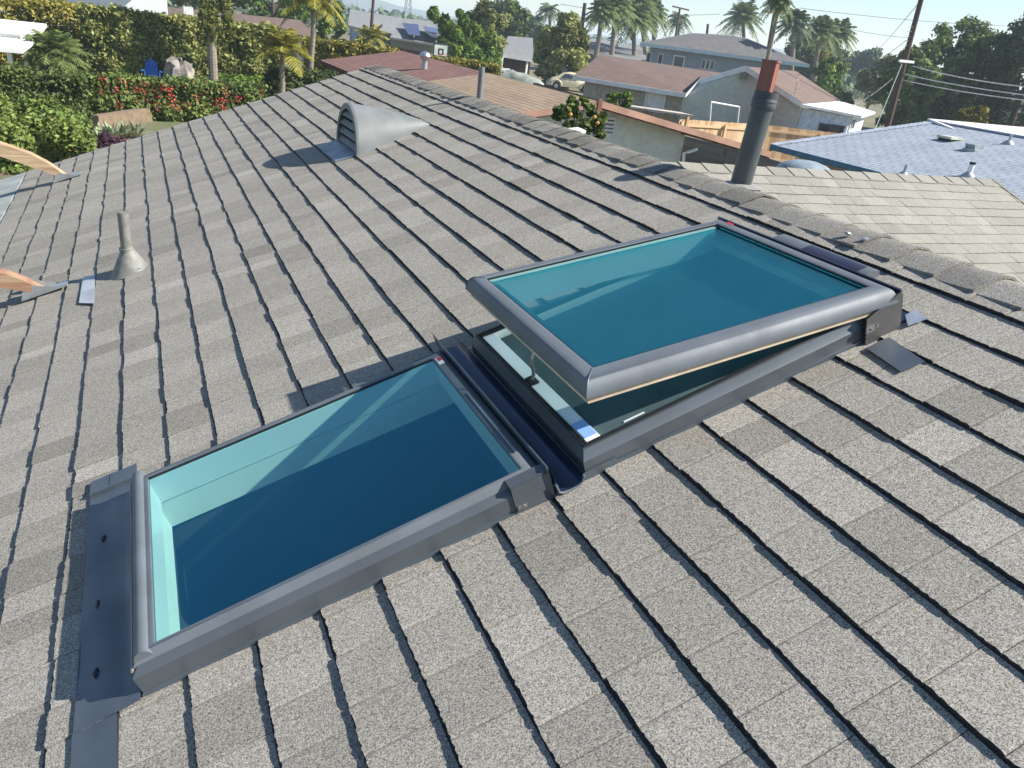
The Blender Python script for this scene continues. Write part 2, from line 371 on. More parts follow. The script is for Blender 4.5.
# walls under the roof
xe=(W@np.array([EAVE,0,0]))[0]; ze=(W@np.array([EAVE,0,0]))[2]
g=G(); x0,x1=xe+.45,XR+3.4
g.add([(x0,VN+.3,GZ),(x1,VN+.3,GZ),(x1,RAKE-.35,GZ),(x0,RAKE-.35,GZ),(x0,VN+.3,ze+.02),(x1,VN+.3,ZR-3.4*T-.15),(x1,RAKE-.35,ZR-3.4*T-.15),(x0,RAKE-.35,ze+.02)],[(0,1,5,4),(1,2,6,5),(2,3,7,6),(3,0,4,7)])
g.add([(x0,RAKE-.35,ze+.02),(x1,RAKE-.35,ZR-3.4*T-.15),(XR,RAKE-.35,ZR-.06)],[(0,1,2)])
house.part('wall',g,M_STUC,sharp=None)
# ================================================================ skylights
def metal(name,c,r=.35,coat=.2,met=.35): return mat(name,c,r,met,var=.07,scale=9,coat=coat,bump=.03,bscale=25)
M_ALU = metal('grey_coated_aluminium',(.098,.116,.132),.42)
M_ALU2= metal('grey_coated_sash_metal',(.128,.148,.168),.55,.05,.12)
M_FLASH=metal('grey_flashing_metal',(.10,.122,.145),.34)
M_BLK = mat('black_gasket',(.012,.012,.014),.5)
M_WHITE=mat('white_painted_frame',(.78,.80,.79),.35,coat=.3,var=.03)
M_DRY=mat('white_light_well_wall',(.74,.76,.72),.75,var=.04)
M_WOOD=mat('pale_pine_sash',(.62,.50,.36),.5,var=.1,scale=12,stretch=(1,1,1))
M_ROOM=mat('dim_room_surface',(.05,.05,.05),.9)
M_SCR=mat('insect_screen_mesh',(.055,.095,.105),.7)
M_GL1=glassmat('tinted_glazing',(.80,.945,.93),.25,.022,tcol=(.20,.80,1.0))
M_GL2=glassmat('tinted_glazing_sash',(.85,.965,.955),.62,.17,tcol=(.42,.95,1.0))
M_STL=mat('bare_steel',(.5,.5,.5),.3,.9)
M_RED=mat('red_print',(.55,.03,.04),.4)
M_STK=mat('white_sticker_paper',(.75,.75,.75),.5)
M_BLU=mat('protective_blue_film',(.25,.42,.75),.3)
def well(t,r,top,bot,wall=True):
    u0,v0,u1,v1=r
    g=G(); 
    g.add([(u0,v0,top),(u1,v0,top),(u1,v1,top),(u0,v1,top),(u0,v0,bot),(u1,v0,bot),(u1,v1,bot),(u0,v1,bot)],[(0,1,5,4),(1,2,6,5),(2,3,7,6),(3,0,4,7)])
    t.part('light_well',g,M_DRY,sharp=None)
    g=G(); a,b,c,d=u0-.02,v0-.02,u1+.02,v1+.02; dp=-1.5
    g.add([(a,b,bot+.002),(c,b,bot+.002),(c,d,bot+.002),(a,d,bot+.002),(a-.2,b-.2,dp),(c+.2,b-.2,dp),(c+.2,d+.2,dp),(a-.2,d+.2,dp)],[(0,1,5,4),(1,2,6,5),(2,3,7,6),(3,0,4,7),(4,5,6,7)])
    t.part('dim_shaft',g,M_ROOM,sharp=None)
cx=lambda r:((r[0]+r[2])/2,(r[1]+r[3])/2,0)
t=Thing('fixed_skylight','grey framed fixed skylight with dark blue glass, lower on the roof slope','skylight',cx(F0),'roof')
u0,v0,u1,v1=F0
# curb cladding: side face, sloping return
g=G(); g.frame([(0.0,.000),(0.0,.058),(.003,.062),(.020,.0745)],F0); 
t.part('curb_cladding',g,M_ALU,sharp=25)
g=G(); g.frame([(-.004,-.002),(-.004,.012),(.001,.014)],F0); t.part('base_flashing',g,M_FLASH,sharp=25)
# frame cladding on top, wider at the low end with a bullnose
fr=(u0+.008,v0+.016,u1-.008,v1-.006)
g=G(); g.frame([(.000,.066),(.000,.0735),(.004,.0775),(.022,.0885),(.034,.0905),(.037,.0895),(.037,.078)],fr,inset=(.62,1.15,1.2,1.35))
fc=t.part('frame_cladding',g,M_ALU2,sharp=22)
g=G(); g.tube([(u0+.052,v0+.045,.087),(u0+.052,v1-.055,.087)],.0035,6); g.tube([(u0+.004,v0+.01,.069),(u0+.004,v1-.01,.069)],.003,6); t.part('cladding_seam',g,mat('worn_edge_metal',(.32,.28,.25),.4,.4),fc)
# low end bullnose roll
g=G(); pr_=[(.004+.020*(1-math.cos(a)),.071+.0275*math.sin(a)) for a in [math.pi*k/14 for k in range(0,15)]]
vs=[];n=len(pr_)
for vv in (v0+.020,v1-.010): vs+=[(u0+.008+a,vv,h) for a,h in pr_]
g.add(vs,[(i,i+1,n+i+1,n+i) for i in range(n-1)]+[tuple(range(n-1,-1,-1)),tuple(range(n,2*n))]); t.part('bullnose_cladding',g,M_ALU2,sharp=60)
gr=(u0+.050,v0+.036,u1-.047,v1-.050)
g=G(); g.frame([(-.004,.0885),(.003,.0892),(.004,.084)],gr); t.part('gasket',g,M_BLK,sharp=None)
g=G(); g.box((gr[0]+.002,gr[1]+.002,.0815),(gr[2]-.002,gr[3]-.002,.0855)); t.part('glass_pane',g,M_GL1,sharp=None)
g=G(); g.frame([(0,.081),(.004,.079),(.004,.0),(.0,-.002)],gr); t.part('inner_frame',g,M_WHITE,sharp=None)
well(t,(gr[0]-.006,gr[1]-.006,gr[2]+.020,gr[3]-.008),.001,-.085)
# end cover at the high corner with clip, raised lip along the channel
g=G(); g.obox((u1-.098,v0-.005,-.001),(.100,0,0),(0,.004,0),(0,0,.083)); g.obox((u1-.098,v0-.001,.082),(.100,0,0),(0,.028,.004),(0,0,.0025)); 
ec=t.part('end_cover',g,M_ALU,sharp=None)
g=G(); g.box((u1-.094,v0-.0085,.018),(u1-.070,v0-.0045,.030)); g.tube([(u1-.078,v0-.0135,.024),(u1-.078,v0-.008,.024)],.0035,8); t.part('clip',g,M_STL,ec)
g=G(); g.box((u1-.004,v0-.004,.0),(u1+.002,v1+.030,.092)); g.tube([(u1-.001,v0-.004,.093),(u1-.001,v1+.030,.093)],.0034,8); g.box((u1-.13,v1+.022,.0),(u1+.001,v1+.030,.060)); g.box((u1-.135,v1-.002,.0),(u1-.125,v1+.030,.060)); g.box((u1-.13,v1,.02),(u1,v1+.025,.024))
t.part('head_flashing',g,M_FLASH,sharp=None)
g=G(); 
for a in (.025,): g.box((gr[2]+.010,v0+.10,.0905),(gr[2]+.015,v0+.42,.0935)); 
t.part('retainer_strip',g,mat('anodised_strip',(.30,.36,.40),.3,.5),sharp=None)
g=G(); g.box((gr[2]+.002,gr[3]-.055,.0905),(gr[2]+.019,gr[3]-.010,.0915)); st=t.part('label_sticker',g,M_STK,sharp=None)
g=G(); g.box((gr[2]+.006,gr[3]-.035,.0916),(gr[2]+.0185,gr[3]-.012,.0921)); t.part('red_mark',g,M_RED,st,sharp=None)
# apron flashing along the low end
ap=Thing('apron_flashing','folded grey metal apron flashing lying along the low end of the lower skylight','flashing',(-.02,1.6,0),'roof')
g=G(); q=random.Random(3)
nu,nv=10,44; 
def aph(u,v): return .0135+.0015*math.sin(v*21)+.0012*math.sin(u*60+v*7)
us=[-.088+.1335*k/nu for k in range(nu+1)]; vsl=[1.235+.875*k/nv for k in range(nv+1)]
P=[(u,v,aph(u,v)+(.003 if u>.03 else 0)) for v in vsl for u in us]
fs=[(a*(nu+1)+b,a*(nu+1)+b+1,(a+1)*(nu+1)+b+1,(a+1)*(nu+1)+b) for a in range(nv) for b in range(nu)]
g.add(P,fs)
us2=[-.090+.088*k/6 for k in range(7)]; v2=[1.02+.2149*k/12 for k in range(13)]
P=[(u,v,aph(u,v)-.001) for v in v2 for u in us2]; g.add(P,[(a*7+b,a*7+b+1,(a+1)*7+b+1,(a+1)*7+b) for a in range(12) for b in range(6)])
g.box((-.0895,1.02,.002),(-.0875,2.11,.0125)); g.box((-.003,1.02,.002),(-.0005,1.234,.0105))
ap.part('sheet',g,M_FLASH,sharp=45)
g=G(); g.box((-.088,2.085,.016),(.046,2.150,.0185)); g.box((-.088,2.078,.014),(.046,2.086,.022)); g.box((-.03,2.085,.0186),(-.028,2.150,.0205)); ap.part('folded_end',g,M_FLASH,sharp=None)
for k,(x,y) in enumerate(((103,539),(97,605),(95,674))):
    a,b=pl(x,y,.015); g=G(); g.blob((a,b,.0165),(.0045,.010,.0035),8,.5,k+3); g.blob((a+.004,b+.009,.0165),(.003,.005,.003),7,.5,k+31); ap.part('dented_nail',g,mat('nail_in_dent%d'%k,(.05,.055,.07),.4,.4))
# gutter channel between the skylights
ch=Thing('channel_flashing','grey gutter flashing, tinted dark blue for reflected sky, lying between the two skylights','flashing',(1.045,1.6,0),'roof')
g=G(); prof=[(u1+.003,.090),(u1+.006,.045),(u1+.010,.018),(u1+.020,.011),(u1+.040,.009),(u1+.062,.011),(u1+.074,.018),(u1+.080,.034)]
vs=[];n=len(prof)
for vv in (v0-.014,v0-.011,v1+.10): vs+=[(a,vv,h) for a,h in prof]
g.add(vs,[(j*n+i,j*n+i+1,(j+1)*n+i+1,(j+1)*n+i) for j in range(2) for i in range(n-1)])
ch.part('pan',g,mat('sky_tinted_pan_metal',(.028,.045,.095),.28,.45,coat=.3),sharp=50)  # navy base colour stands for sky reflected in the grey metal
g=G(); g.tube([(a,v0-.014,h+.001) for a,h in prof[1:]],.0032,8); ch.part('rolled_edge',g,M_ALU2,sharp=60)
# ---------------------------------------------------------------- venting skylight
t=Thing('venting_skylight','grey framed venting skylight standing open with a bright blue glass sash, higher on the slope','skylight',cx(O0),'roof')
u0,v0,u1,v1=O0
g=G(); g.frame([(0,.010),(0,.052),(.0015,.054),(.011,.0785),(.017,.080),(.017,.075)],O0); cb=t.part('curb_cladding',g,M_ALU,sharp=20)
g=G(); g.frame([(-.004,-.002),(-.004,.016),(.004,.018)],O0); 
g.obox((u0-.006,v0-.006,.002),(.09,0,0),(0,.002,0),(0,0,.024)); 
t.part('base_flashing',g,M_FLASH,sharp=25)
g=G(); g.frame([(.016,.074),(.016,.084),(.0215,.084),(.0215,.070)],O0); g.frame([(.026,.071),(.026,.079),(.030,.079),(.030,.06)],O0); t.part('gasket',g,M_BLK,sharp=None)
g=G(); g.frame([(.0305,.060),(.0305,.0735),(.064,.0715),(.066,.069),(.066,-.02)],O0,inset=(.42,.9,.55,1.12)); wf=t.part('inner_frame',g,M_WHITE,sharp=None)
g=G(); g.box((u0+.036,v0+.050,.0745),(u0+.070,v0+.120,.0752)); t.part('blue_film',g,M_BLU,wf,sharp=None)
ir=(u0+.074,v0+.045,u1-.060,v1-.045)
g=G(); g.box((ir[0],ir[1],.052),(ir[2],ir[3],.0535)); sc=t.part('insect_screen',g,M_SCR,sharp=None)
g=G(); g.box((ir[0]+.08,ir[1]+.02,.0537),(ir[0]+.14,ir[1]+.0235,.056)); t.part('screen_handle',g,M_WHITE,sc,sharp=None)
well(t,(ir[0]-.004,ir[1]-.004,ir[2]+.004,ir[3]+.004),-.019,-.10)
# sash, hinged at the high end
AL=R(8.7); HX,HZ=2.054,.090; SL=.936; SV0,SV1=1.243,1.978
def sm(a,v,tt): return (HX-a*math.cos(AL)+tt*math.sin(AL), v, HZ+a*math.sin(AL)+tt*math.cos(AL))
def bull(w,hh,n=12): return [(w*.52*(1-math.cos(math.pi*.5*k/n)),hh*math.sin(math.pi*.5*k/n)) for k in range(n+1)]+[(w*.8,hh*.985),(w*.97,hh*.93),(w,hh*.88),(w,hh*.5)]
# local rectangle: a from 0 (hinge) to SL (low end); order v0 side, a=SL side, v1 side, a=0 side
g=G(); g.frame([(.006,-.004)]+bull(.062,.040),(0,SV0,SL,SV1),inset=(.98,.86,.62,.75)); g.map(sm); sf=t.part('sash_cladding',g,M_ALU2,sharp=40)
# fold lines at the two low corners and at the hinge corner
for sv,sg in ((SV0,1),(SV1,-1)):
    g=G()
    pts=[]
    for aa,hh in bull(.062,.040): pts.append(sm(SL-aa*.86,sv+sg*aa*(.98 if sg>0 else .62),hh+.0006))
    g.tube(pts,.0016,6)
    t.part('corner_seam',g,M_ALU,sf,sharp=60)
g=G(); g.frame([(.010,-.020),(.010,-.003),(.050,-.003),(.050,-.020)],(0.03,SV0,SL,SV1)); g.add([],[])
g.frame([(.010,-.020),(.050,-.020)],(0.03,SV0,SL,SV1)); g.map(sm); t.part('sash_timber',g,M_WOOD,sf,sharp=None)
g=G(); g.frame([(.050,-.014),(.052,.028),(.0535,.031)],(0.0,SV0,SL,SV1),inset=(1.0,.9,.8,.7)); g.map(sm); t.part('sash_inner_frame',g,M_WHITE,sf,sharp=None)
g=G(); g.box((.06,SV1-.052,-.062),(SL-.05,SV1-.042,.030)); g.map(sm); t.part('sash_side_board',g,M_WHITE,sf,sharp=None)
gl=(.0465,SV0+.0607,SL-.0533,SV1-.0384)
g=G(); g.frame([(-.001,.0355),(.0025,.0358),(.003,.031)],gl); g.map(sm); t.part('gasket',g,M_BLK,sf,sharp=None)
g=G(); g.box((gl[0]+.001,gl[1]+.001,.028),(gl[2]-.001,gl[3]-.001,.0335)); g.map(sm); t.part('glass_pane',g,M_GL2,sf,sharp=None)
g=G(); g.frame([(-.001,.0275),(.022,.0275)],gl); g.map(sm); t.part('glass_spacer',g,mat('dark_teal_spacer',(.02,.07,.10),.3),sf,sharp=None)
# chain opener
g=G(); b0=(u0+.046,(v0+v1)/2+.002,.074); top=sm(SL-.05,(v0+v1)/2,-.03)
pts=[tuple(np.array(b0)*(1-k/7)+np.array(top)*k/7+np.array([.004*math.sin(k*1.4),0,0])) for k in range(8)]
for a,b in zip(pts,pts[1:]):
    g.tube([a,b],[.0052,.0038],6)
co=t.part('opener_chain',g,M_STL,sharp=None)
g=G(); g.box((b0[0]-.012,b0[1]-.020,.0735),(b0[0]+.012,b0[1]+.020,.080)); t.part('chain_bracket',g,M_BLK,co,sharp=None)
# corner side cover, head lip
g=G()
P=[(u1-.108,.004),(u1-.108,.083),(u1-.085,.092),(u1+.006,.119),(u1+.012,.112),(u1+.012,.010),(u1+.004,.000),(u1-.100,.000)]
for vv in (v0-.012,v0-.008): pass
n=len(P); g.add([(a,v0-.014,h) for a,h in P]+[(a,v0-.010,h) for a,h in P],[tuple(range(n)),tuple(range(2*n-1,n-1,-1))]+[(i,(i+1)%n,(i+1)%n+n,i+n)[::-1] for i in range(n)])
g.box((u1+.008,v0-.012,.002),(u1+.012,v0+.03,.112))
cv=t.part('side_cover',g,metal('side_cover_metal',(.12,.118,.118),.38),sharp=30)
g=G(); g.box((u1-.112,v0-.0185,.042),(u1-.082,v0-.0145,.058)); g.tube([(u1-.074,v0-.019,.052),(u1-.074,v0-.0135,.052)],.005,10); g.tube([(u1-.096,v0-.022,.050),(u1-.096,v0-.0145,.050)],.0035,8); t.part('clip',g,M_STL,cv)
g=G(); g.tube([(u1-.108,v0-.015,.002),(u1-.02,v0-.016,.001),(u1+.004,v0-.0145,.004),(u1+.013,v0-.012,.014),(u1+.013,v0-.012,.105)],.0025,6); t.part('rolled_edge',g,M_ALU2,cv,sharp=60)
g=G(); g.box((u1+.004,v0-.012,.0),(u1+.010,v1+.02,.124)); g.box((u1-.05,v1+.008,.0),(u1+.006,v1+.014,.112)); g.box((u1+.002,v0,.0),(u1+.075,v1+.02,.012)); t.part('head_flashing',g,mat('dark_head_metal',(.035,.045,.08),.3,.4,coat=.2),sharp=None)
g=G(); g.add([sm(.012,SV1-.075,.0415),sm(.003,SV1-.075,.036),sm(.003,SV1-.03,.036),sm(.012,SV1-.03,.0415)],[(0,1,2,3)]); 
g=G(); g.obox(sm(.022,SV1-.085,.0385),(np.array(sm(.006,SV1-.085,.0385))-np.array(sm(.022,SV1-.085,.0385)))*.5,(0,.030,0),(0,0,.0025)); t.part('red_mark',g,M_RED,sf,sharp=None)
# solar panel of the skylight's motor
sp=Thing('solar_panel','small grey framed solar panel lying above the open skylight near the ridge','solar panel',(2.11,1.6,0),'roof')
SPU0,SPU1,SPV0,SPV1=2.090,2.168,1.410,1.790
g=G(); n=8; prof=[(SPU0,.066),(SPU0,.082)]+[(SPU0+.008+(SPU1-SPU0-.016)*k/n,.086+.004*math.sin(math.pi*k/n)) for k in range(n+1)]+[(SPU1,.082),(SPU1,.066)]
m_=len(prof); g.add([(a,SPV0,h) for a,h in prof]+[(a,SPV1,h) for a,h in prof],[(i,i+1,i+1+m_,i+m_)[::-1] for i in range(m_-1)]+[tuple(range(m_)),tuple(range(2*m_-1,m_-1,-1))])
sp.part('housing',g,M_ALU2,sharp=45)
g=G(); g.add([(SPU0+.013+(SPU1-SPU0-.026)*k/n,vv,.0885+.0035*math.sin(math.pi*(.08+.84*k/n))) for vv in (SPV0+.03,SPV1-.13) for k in range(n+1)],[(i,i+1,i+1+n+1,i+n+1) for i in range(n)]); sp.part('photovoltaic_cell',g,mat('dark_solar_cell',(.035,.03,.055),.25,.2,coat=.5),sharp=60)
for a_,b_ in ((SPU0+.01,SPV0+.05),(SPU1-.02,SPV1-.06)):
    g=G(); g.box((a_,b_,.0),(a_+.01,b_+.01,.067)); sp.part('foot',g,M_BLK,sharp=None)
# step flashing pieces
def sheet(pxs,h,name,label,m,th=.0012,bend=0):
    pts=[(*pl(x,y,h),h) for x,y in pxs]; c=np.mean(np.array(pts),axis=0); c[2]=0
    g=G(); P=[np.array(p) for p in pts]
    N=6; vs=[]
    for a in range(N+1):
        for b in range(N+1):
            s,r=a/N,b/N; p=(P[0]*(1-s)+P[1]*s)*(1-r)+(P[3]*(1-s)+P[2]*s)*r; p=p+np.array([0,0,bend*math.sin(3*s+2*r)]); vs.append(tuple(p))
    k=len(vs); fs=[(a*(N+1)+b,(a+1)*(N+1)+b,(a+1)*(N+1)+b+1,a*(N+1)+b+1) for a in range(N) for b in range(N)]
    vs+=[(p[0],p[1],p[2]-th) for p in vs]; fs+=[tuple(i+k for i in f[::-1]) for f in fs]
    rim=[a*(N+1) for a in range(N+1)]+[N*(N+1)+b for b in range(1,N+1)]+[a*(N+1)+N for a in range(N-1,-1,-1)]+[b for b in range(N-1,0,-1)]
    fs+=[(rim[i],rim[(i+1)%len(rim)],rim[(i+1)%len(rim)]+k,rim[i]+k) for i in range(len(rim))]
    g.add(vs,fs); return solo(name,label,'flashing',g,m,c,'roof',sharp=40)
sheet([(866,348),(889,337),(925,361),(901,372)],.013,'step_flashing','flat grey flashing sheet poking out from under the open skylight side cover',M_FLASH,bend=.001)
sheet([(905,315),(915,310),(928,318),(908,326)],.013,'step_flashing','short bluish flashing tab at the top corner of the open skylight',mat('zinc_flashing',(.42,.46,.52),.35,.5),bend=.001)
sheet([(83,277),(95,275),(94,303),(79,303)],.014,'repair_plate','bluish grey metal plate lying on the shingles beside the thin vent pipe',mat('galvanised_sheet',(.46,.50,.54),.5,.2),bend=.001)
# ================================================================ things standing on the near roof
M_GALV=mat('painted_galvanised_metal',(.17,.19,.19),.6,.0,var=.1)
M_PIPE=mat('painted_grey_pipe',(.20,.205,.185),.6,var=.12,scale=30)
M_TIM=mat('weathered_pine_beam',(.48,.36,.22),.8,col2=(.30,.20,.12),scale=3,stretch=(.7,9,9),bump=.4,bscale=12)
M_TIMR=mat('reddish_stained_beam',(.26,.13,.085),.75,col2=(.36,.26,.16),scale=3,stretch=(.8,8,8),bump=.4,bscale=12)
M_ZINC=mat('galvanised_bracket',(.42,.45,.46),.4,.6,var=.15)
def up(p,h): return np.array([p[0]+h*math.sin(TH),p[1],p[2]+h*math.cos(TH)])   # world-vertical, in roof coordinates
b=np.array([.016,4.065,0.0])
t=Thing('vent_pipe','thin grey vent pipe with cone flashing, standing alone on the left of the shingle roof','vent pipe',b,'roof')
g=G(); g.tube([up(b,.05),up(b,.303)],.0255,16,cap=False); g.tube([up(b,.303),up(b,.2)],.0225,16,cap=True); t.part('pipe',g,M_PIPE)
g=G(); rows=[]; n=20; vs=[]
for (r_,h) in ((.098,.006),(.085,.02),(.045,.095),(.031,.118),(.030,.132)):
    for k in range(n): a=2*math.pi*k/n; c=up(b,h); vs.append((c[0]+r_*math.cos(a),c[1]+r_*math.sin(a),c[2]+(0 if h>.05 else 0)))
g.add(vs,[(i*n+k,i*n+(k+1)%n,(i+1)*n+(k+1)%n,(i+1)*n+k) for i in range(4) for k in range(n)]); g.tube([up(b,.112),up(b,.124)],.0345,20)
t.part('cone_flashing',g,M_PIPE)
g=G(); g.tube([b+np.array([.055,-.055,.02]),b+np.array([.058,-.056,.024])],.014,10); t.part('sealant_hole',g,M_BLK)
# half-cone dormer vent
c0=np.array([1.44,5.055,0.0]); RV=.288; HV=.285; ap_=np.array([2.0,4.95,.004])
t=Thing('dormer_vent','grey half cone attic vent with louvres, standing on the roof below the ridge','roof vent',c0,'roof')
def arch(k,n,s=1.0,du=0): a=math.pi*k/n; p=up(c0,HV*s*math.sin(a)**.92); return np.array([p[0]+du,c0[1]-RV*s*math.cos(a),p[2]])
n=28; g=G(); m_=10; vs=[]
for j in range(m_+1):
    s=j/m_
    for k in range(n+1):
        p=arch(k,n); f=(1-s)**.80; q_=p*(1-s)+ap_*s; cy_=c0[1]*(1-s)+ap_[1]*s; q_[1]=cy_+(p[1]-c0[1])*f; q_[2]=p[2]*f+ap_[2]*s; vs.append(q_)
g.add(vs,[(j*(n+1)+k,j*(n+1)+k+1,(j+1)*(n+1)+k+1,(j+1)*(n+1)+k) for j in range(m_) for k in range(n)]); hood=t.part('hood',g,M_GALV,sharp=70)
g=G(); A=[arch(k,n,1.0,-.012) for k in range(n+1)]; B=[arch(k,n,.88,-.012) for k in range(n+1)]; A2=[arch(k,n,1.0,.004) for k in range(n+1)]; B2=[arch(k,n,.88,.02) for k in range(n+1)]
vs=A+B+A2+B2; N=n+1
g.add(vs,[(k,k+1,N+k+1,N+k) for k in range(n)]+[(k,2*N+k,2*N+k+1,k+1) for k in range(n)]+[(N+k,N+k+1,3*N+k+1,3*N+k) for k in range(n)]); t.part('front_rim',g,M_GALV,sharp=40)
for j in range(4):
    h=.025+.058*j; hw=RV*.88*math.sqrt(max(0,1-(h/HV/.88)**2))*.985; p=up(c0,h); g=G()
    g.obox((p[0]-.010,c0[1]-hw,p[2]-.002),(.034,0,.020),(0,2*hw,0),(.0025,0,-.002)); t.part('louvre',g,M_GALV,sharp=None)
g=G(); p=c0+np.array([.07,0,0]); vs=[tuple(arch(k,n,.86,.06)) for k in range(n+1)]; g.add(vs,[tuple(range(n+1))]); t.part('screen_backing',g,M_BLK,sharp=None)
g=G(); g.box((1.295,4.78,.009),(1.46,5.335,.0125)); g.box((1.44,5.335,.009),(1.62,5.36,.012)); t.part('base_plate',g,mat('blue_grey_base_plate',(.22,.26,.31),.4,.4),sharp=None)
# pipe beyond the ridge, black flue pipe on the wing
def spipe(name,label,b,tp,r,m,extra=None):
    b=np.array(b);tp=np.array(tp); t=Thing(name,label,'vent pipe',b); g=G(); g.tube([b-(tp-b)*.15,tp],r,18,cap=False); g.tube([tp,tp-(tp-b)*.3],r*.88,18); t.part('pipe',g,m)
    return t,b,tp
spipe('vent_pipe','short plain grey pipe sticking up behind the ridge','',(0,0,0),.1,None) if False else None
t,_,_=spipe('vent_pipe','short plain dark grey pipe sticking up just behind the main ridge',at(479,103,5.3)[0],at(482,67,5.3)[0],.0215,mat('dark_grey_pipe',(.16,.165,.17),.5))
bb=at(740,186,2.66)[0]; tp=at(766,96,2.66)[0]
t,bb,tp=spipe('flue_pipe','thick dark flue pipe with a collar, leaning at the pale shingle wing',bb,tp,.047,mat('dark_green_grey_pipe',(.055,.068,.072),.42,var=.1))
d=(tp-bb)
g=G(); g.tube([bb+d*.86,bb+d*.875,bb+d*.965,bb+d*.98],[.049,.054,.054,.050],20); g.tube([bb+d*.955,bb+d*1.045],.0525,20,cap=False); t.part('collar',g,mat('collar_rubber',(.05,.065,.075),.5))
g=G(); g.tube([bb+d*.89,bb+d*.895],.0555,20); g.tube([bb+d*.94,bb+d*.945],.0555,20); t.part('clamp_band',g,M_ALU)
g=G(); g.blob(bb+np.array([.005,-.005,.0]),(.085,.085,.018),16,.12,4); t.part('base_sealant',g,mat('pale_sealant',(.30,.30,.29),.6))
# timber beams of a raised patio cover
def beam(foot,far,w,h,m,name,label,seed):
    foot=np.array(foot);far=np.array(far); t=Thing(name,label,'wood beam',foot)
    d=far-foot; L=np.linalg.norm(d); d/=L; s=np.array([0,1.,0]); u=np.cross(d,s); u=u/np.linalg.norm(u); u=u if u[2]>0 else -u
    g=G(); n=10; vs=[]
    for k in range(n+1):
        p=foot+d*L*k/n+u*.015*math.sin(2.2*k/n)
        lo=0 if k else .06
        a0=p-s*w/2; a1=p+s*w/2
        hh=h*(.22,.72,1,1)[min(k,3)]; vs+=[a0,a1,a1+u*hh,a0+u*hh]
    # tapered foot over the first piece
    g.add(vs,[(4*k+i,4*k+(i+1)%4,4*k+4+(i+1)%4,4*k+4+i) for k in range(n) for i in range(4)]+[(0,1,2,3),(4*n+3,4*n+2,4*n+1,4*n)])
    t.part('timber',g,m,sharp=None)
    f=foot; e=np.array([math.cos(TH),0,math.sin(TH)]); nn=np.array([-math.sin(TH),0,math.cos(TH)])
    g=G(); zz=(f[0]*0); 
    base=f.copy(); 
    g.obox(base-s*(w/2+.006)-e*.05,e*.17,s*(w+.012),nn*.006)
    g.add([base-s*(w/2+.004)-e*.10,base-s*(w/2+.004)+e*.09,base-s*(w/2+.004)-e*.10+u*.09],[(0,1,2)]); g.add([base+s*(w/2+.004)-e*.10,base+s*(w/2+.004)+e*.09,base+s*(w/2+.004)-e*.10+u*.09],[(0,1,2)])
    t.part('metal_bracket',g,M_ZINC,sharp=None)
    return t
f1=pr(-.47,6.98,.016); beam(f1,at(-150,108,6.9)[0],.09,.095,M_TIM,'patio_beam','pale weathered timber beam with metal shoe at the upper left roof edge',1)
f2=pr(-.40,4.17,.018); beam(f2,at(-170,268,4.1)[0],.07,.075,M_TIMR,'patio_beam','reddish brown timber beam with metal bracket at the left picture edge',2)
# lower patio roof that continues below the eave
g=G(); g.box((-3.2,VN,-.05),(EAVE+.045,RAKE-.02,.0035)); g.map(tor); house.part('patio_roof',g,mat('pale_grey_rolled_roofing',(.33,.36,.34),.9,bump=.2),sharp=None)
# ================================================================ foliage
def leaves(g,clumps,n,size,seed,flat=.0,shell=.30,elong=1.6):
    """n leaf faces spread through ellipsoid clumps (cx,cy,cz,rx,ry,rz,tone)"""
    r=np.random.RandomState(seed); C=np.array([c[:3] for c in clumps]); RR=np.array([c[3:6] for c in clumps]); TT=np.array([c[6] for c in clumps])
    wt=(RR[:,0]*RR[:,2]+RR[:,1]*RR[:,2]+RR[:,0]*RR[:,1]); idx=r.choice(len(clumps),n,p=wt/wt.sum())
    d=r.normal(size=(n,3)); d/=np.linalg.norm(d,axis=1)[:,None]; rad=shell+(1-shell)*r.rand(n)**.6+ np.abs(r.normal(size=n))*.20-.08
    P=C[idx]+RR[idx]*d*rad[:,None]
    nn=d+r.normal(size=(n,3))*.75; nn[:,2]+=.35; nn/=np.linalg.norm(nn,axis=1)[:,None]
    a=np.cross(nn,r.normal(size=(n,3))); a/=np.linalg.norm(a,axis=1)[:,None]; b_=np.cross(nn,a)
    s=size*(.6+.8*r.rand(n))[:,None]
    V=np.stack([P-a*s*elong*.5,P+b_*s*.42,P+a*s*elong*.5,P-b_*s*.42],1).reshape(-1,3)
    o=len(g.v); g.v.extend(map(tuple,V)); F=np.arange(n*4).reshape(n,4)+o; g.f.extend(map(tuple,F.tolist()))
    g.t.extend(np.clip(TT[idx]+r.normal(size=n)*.16,0,1).tolist()); return g
M_BARK=mat('tree_bark',(.11,.085,.06),.95,col2=(.06,.05,.04),scale=5,bump=.5,bscale=15)
def leafmat(name,dark,light,tr=.25): return tonemat(name,dark,light,rough=.6,transl=tr)
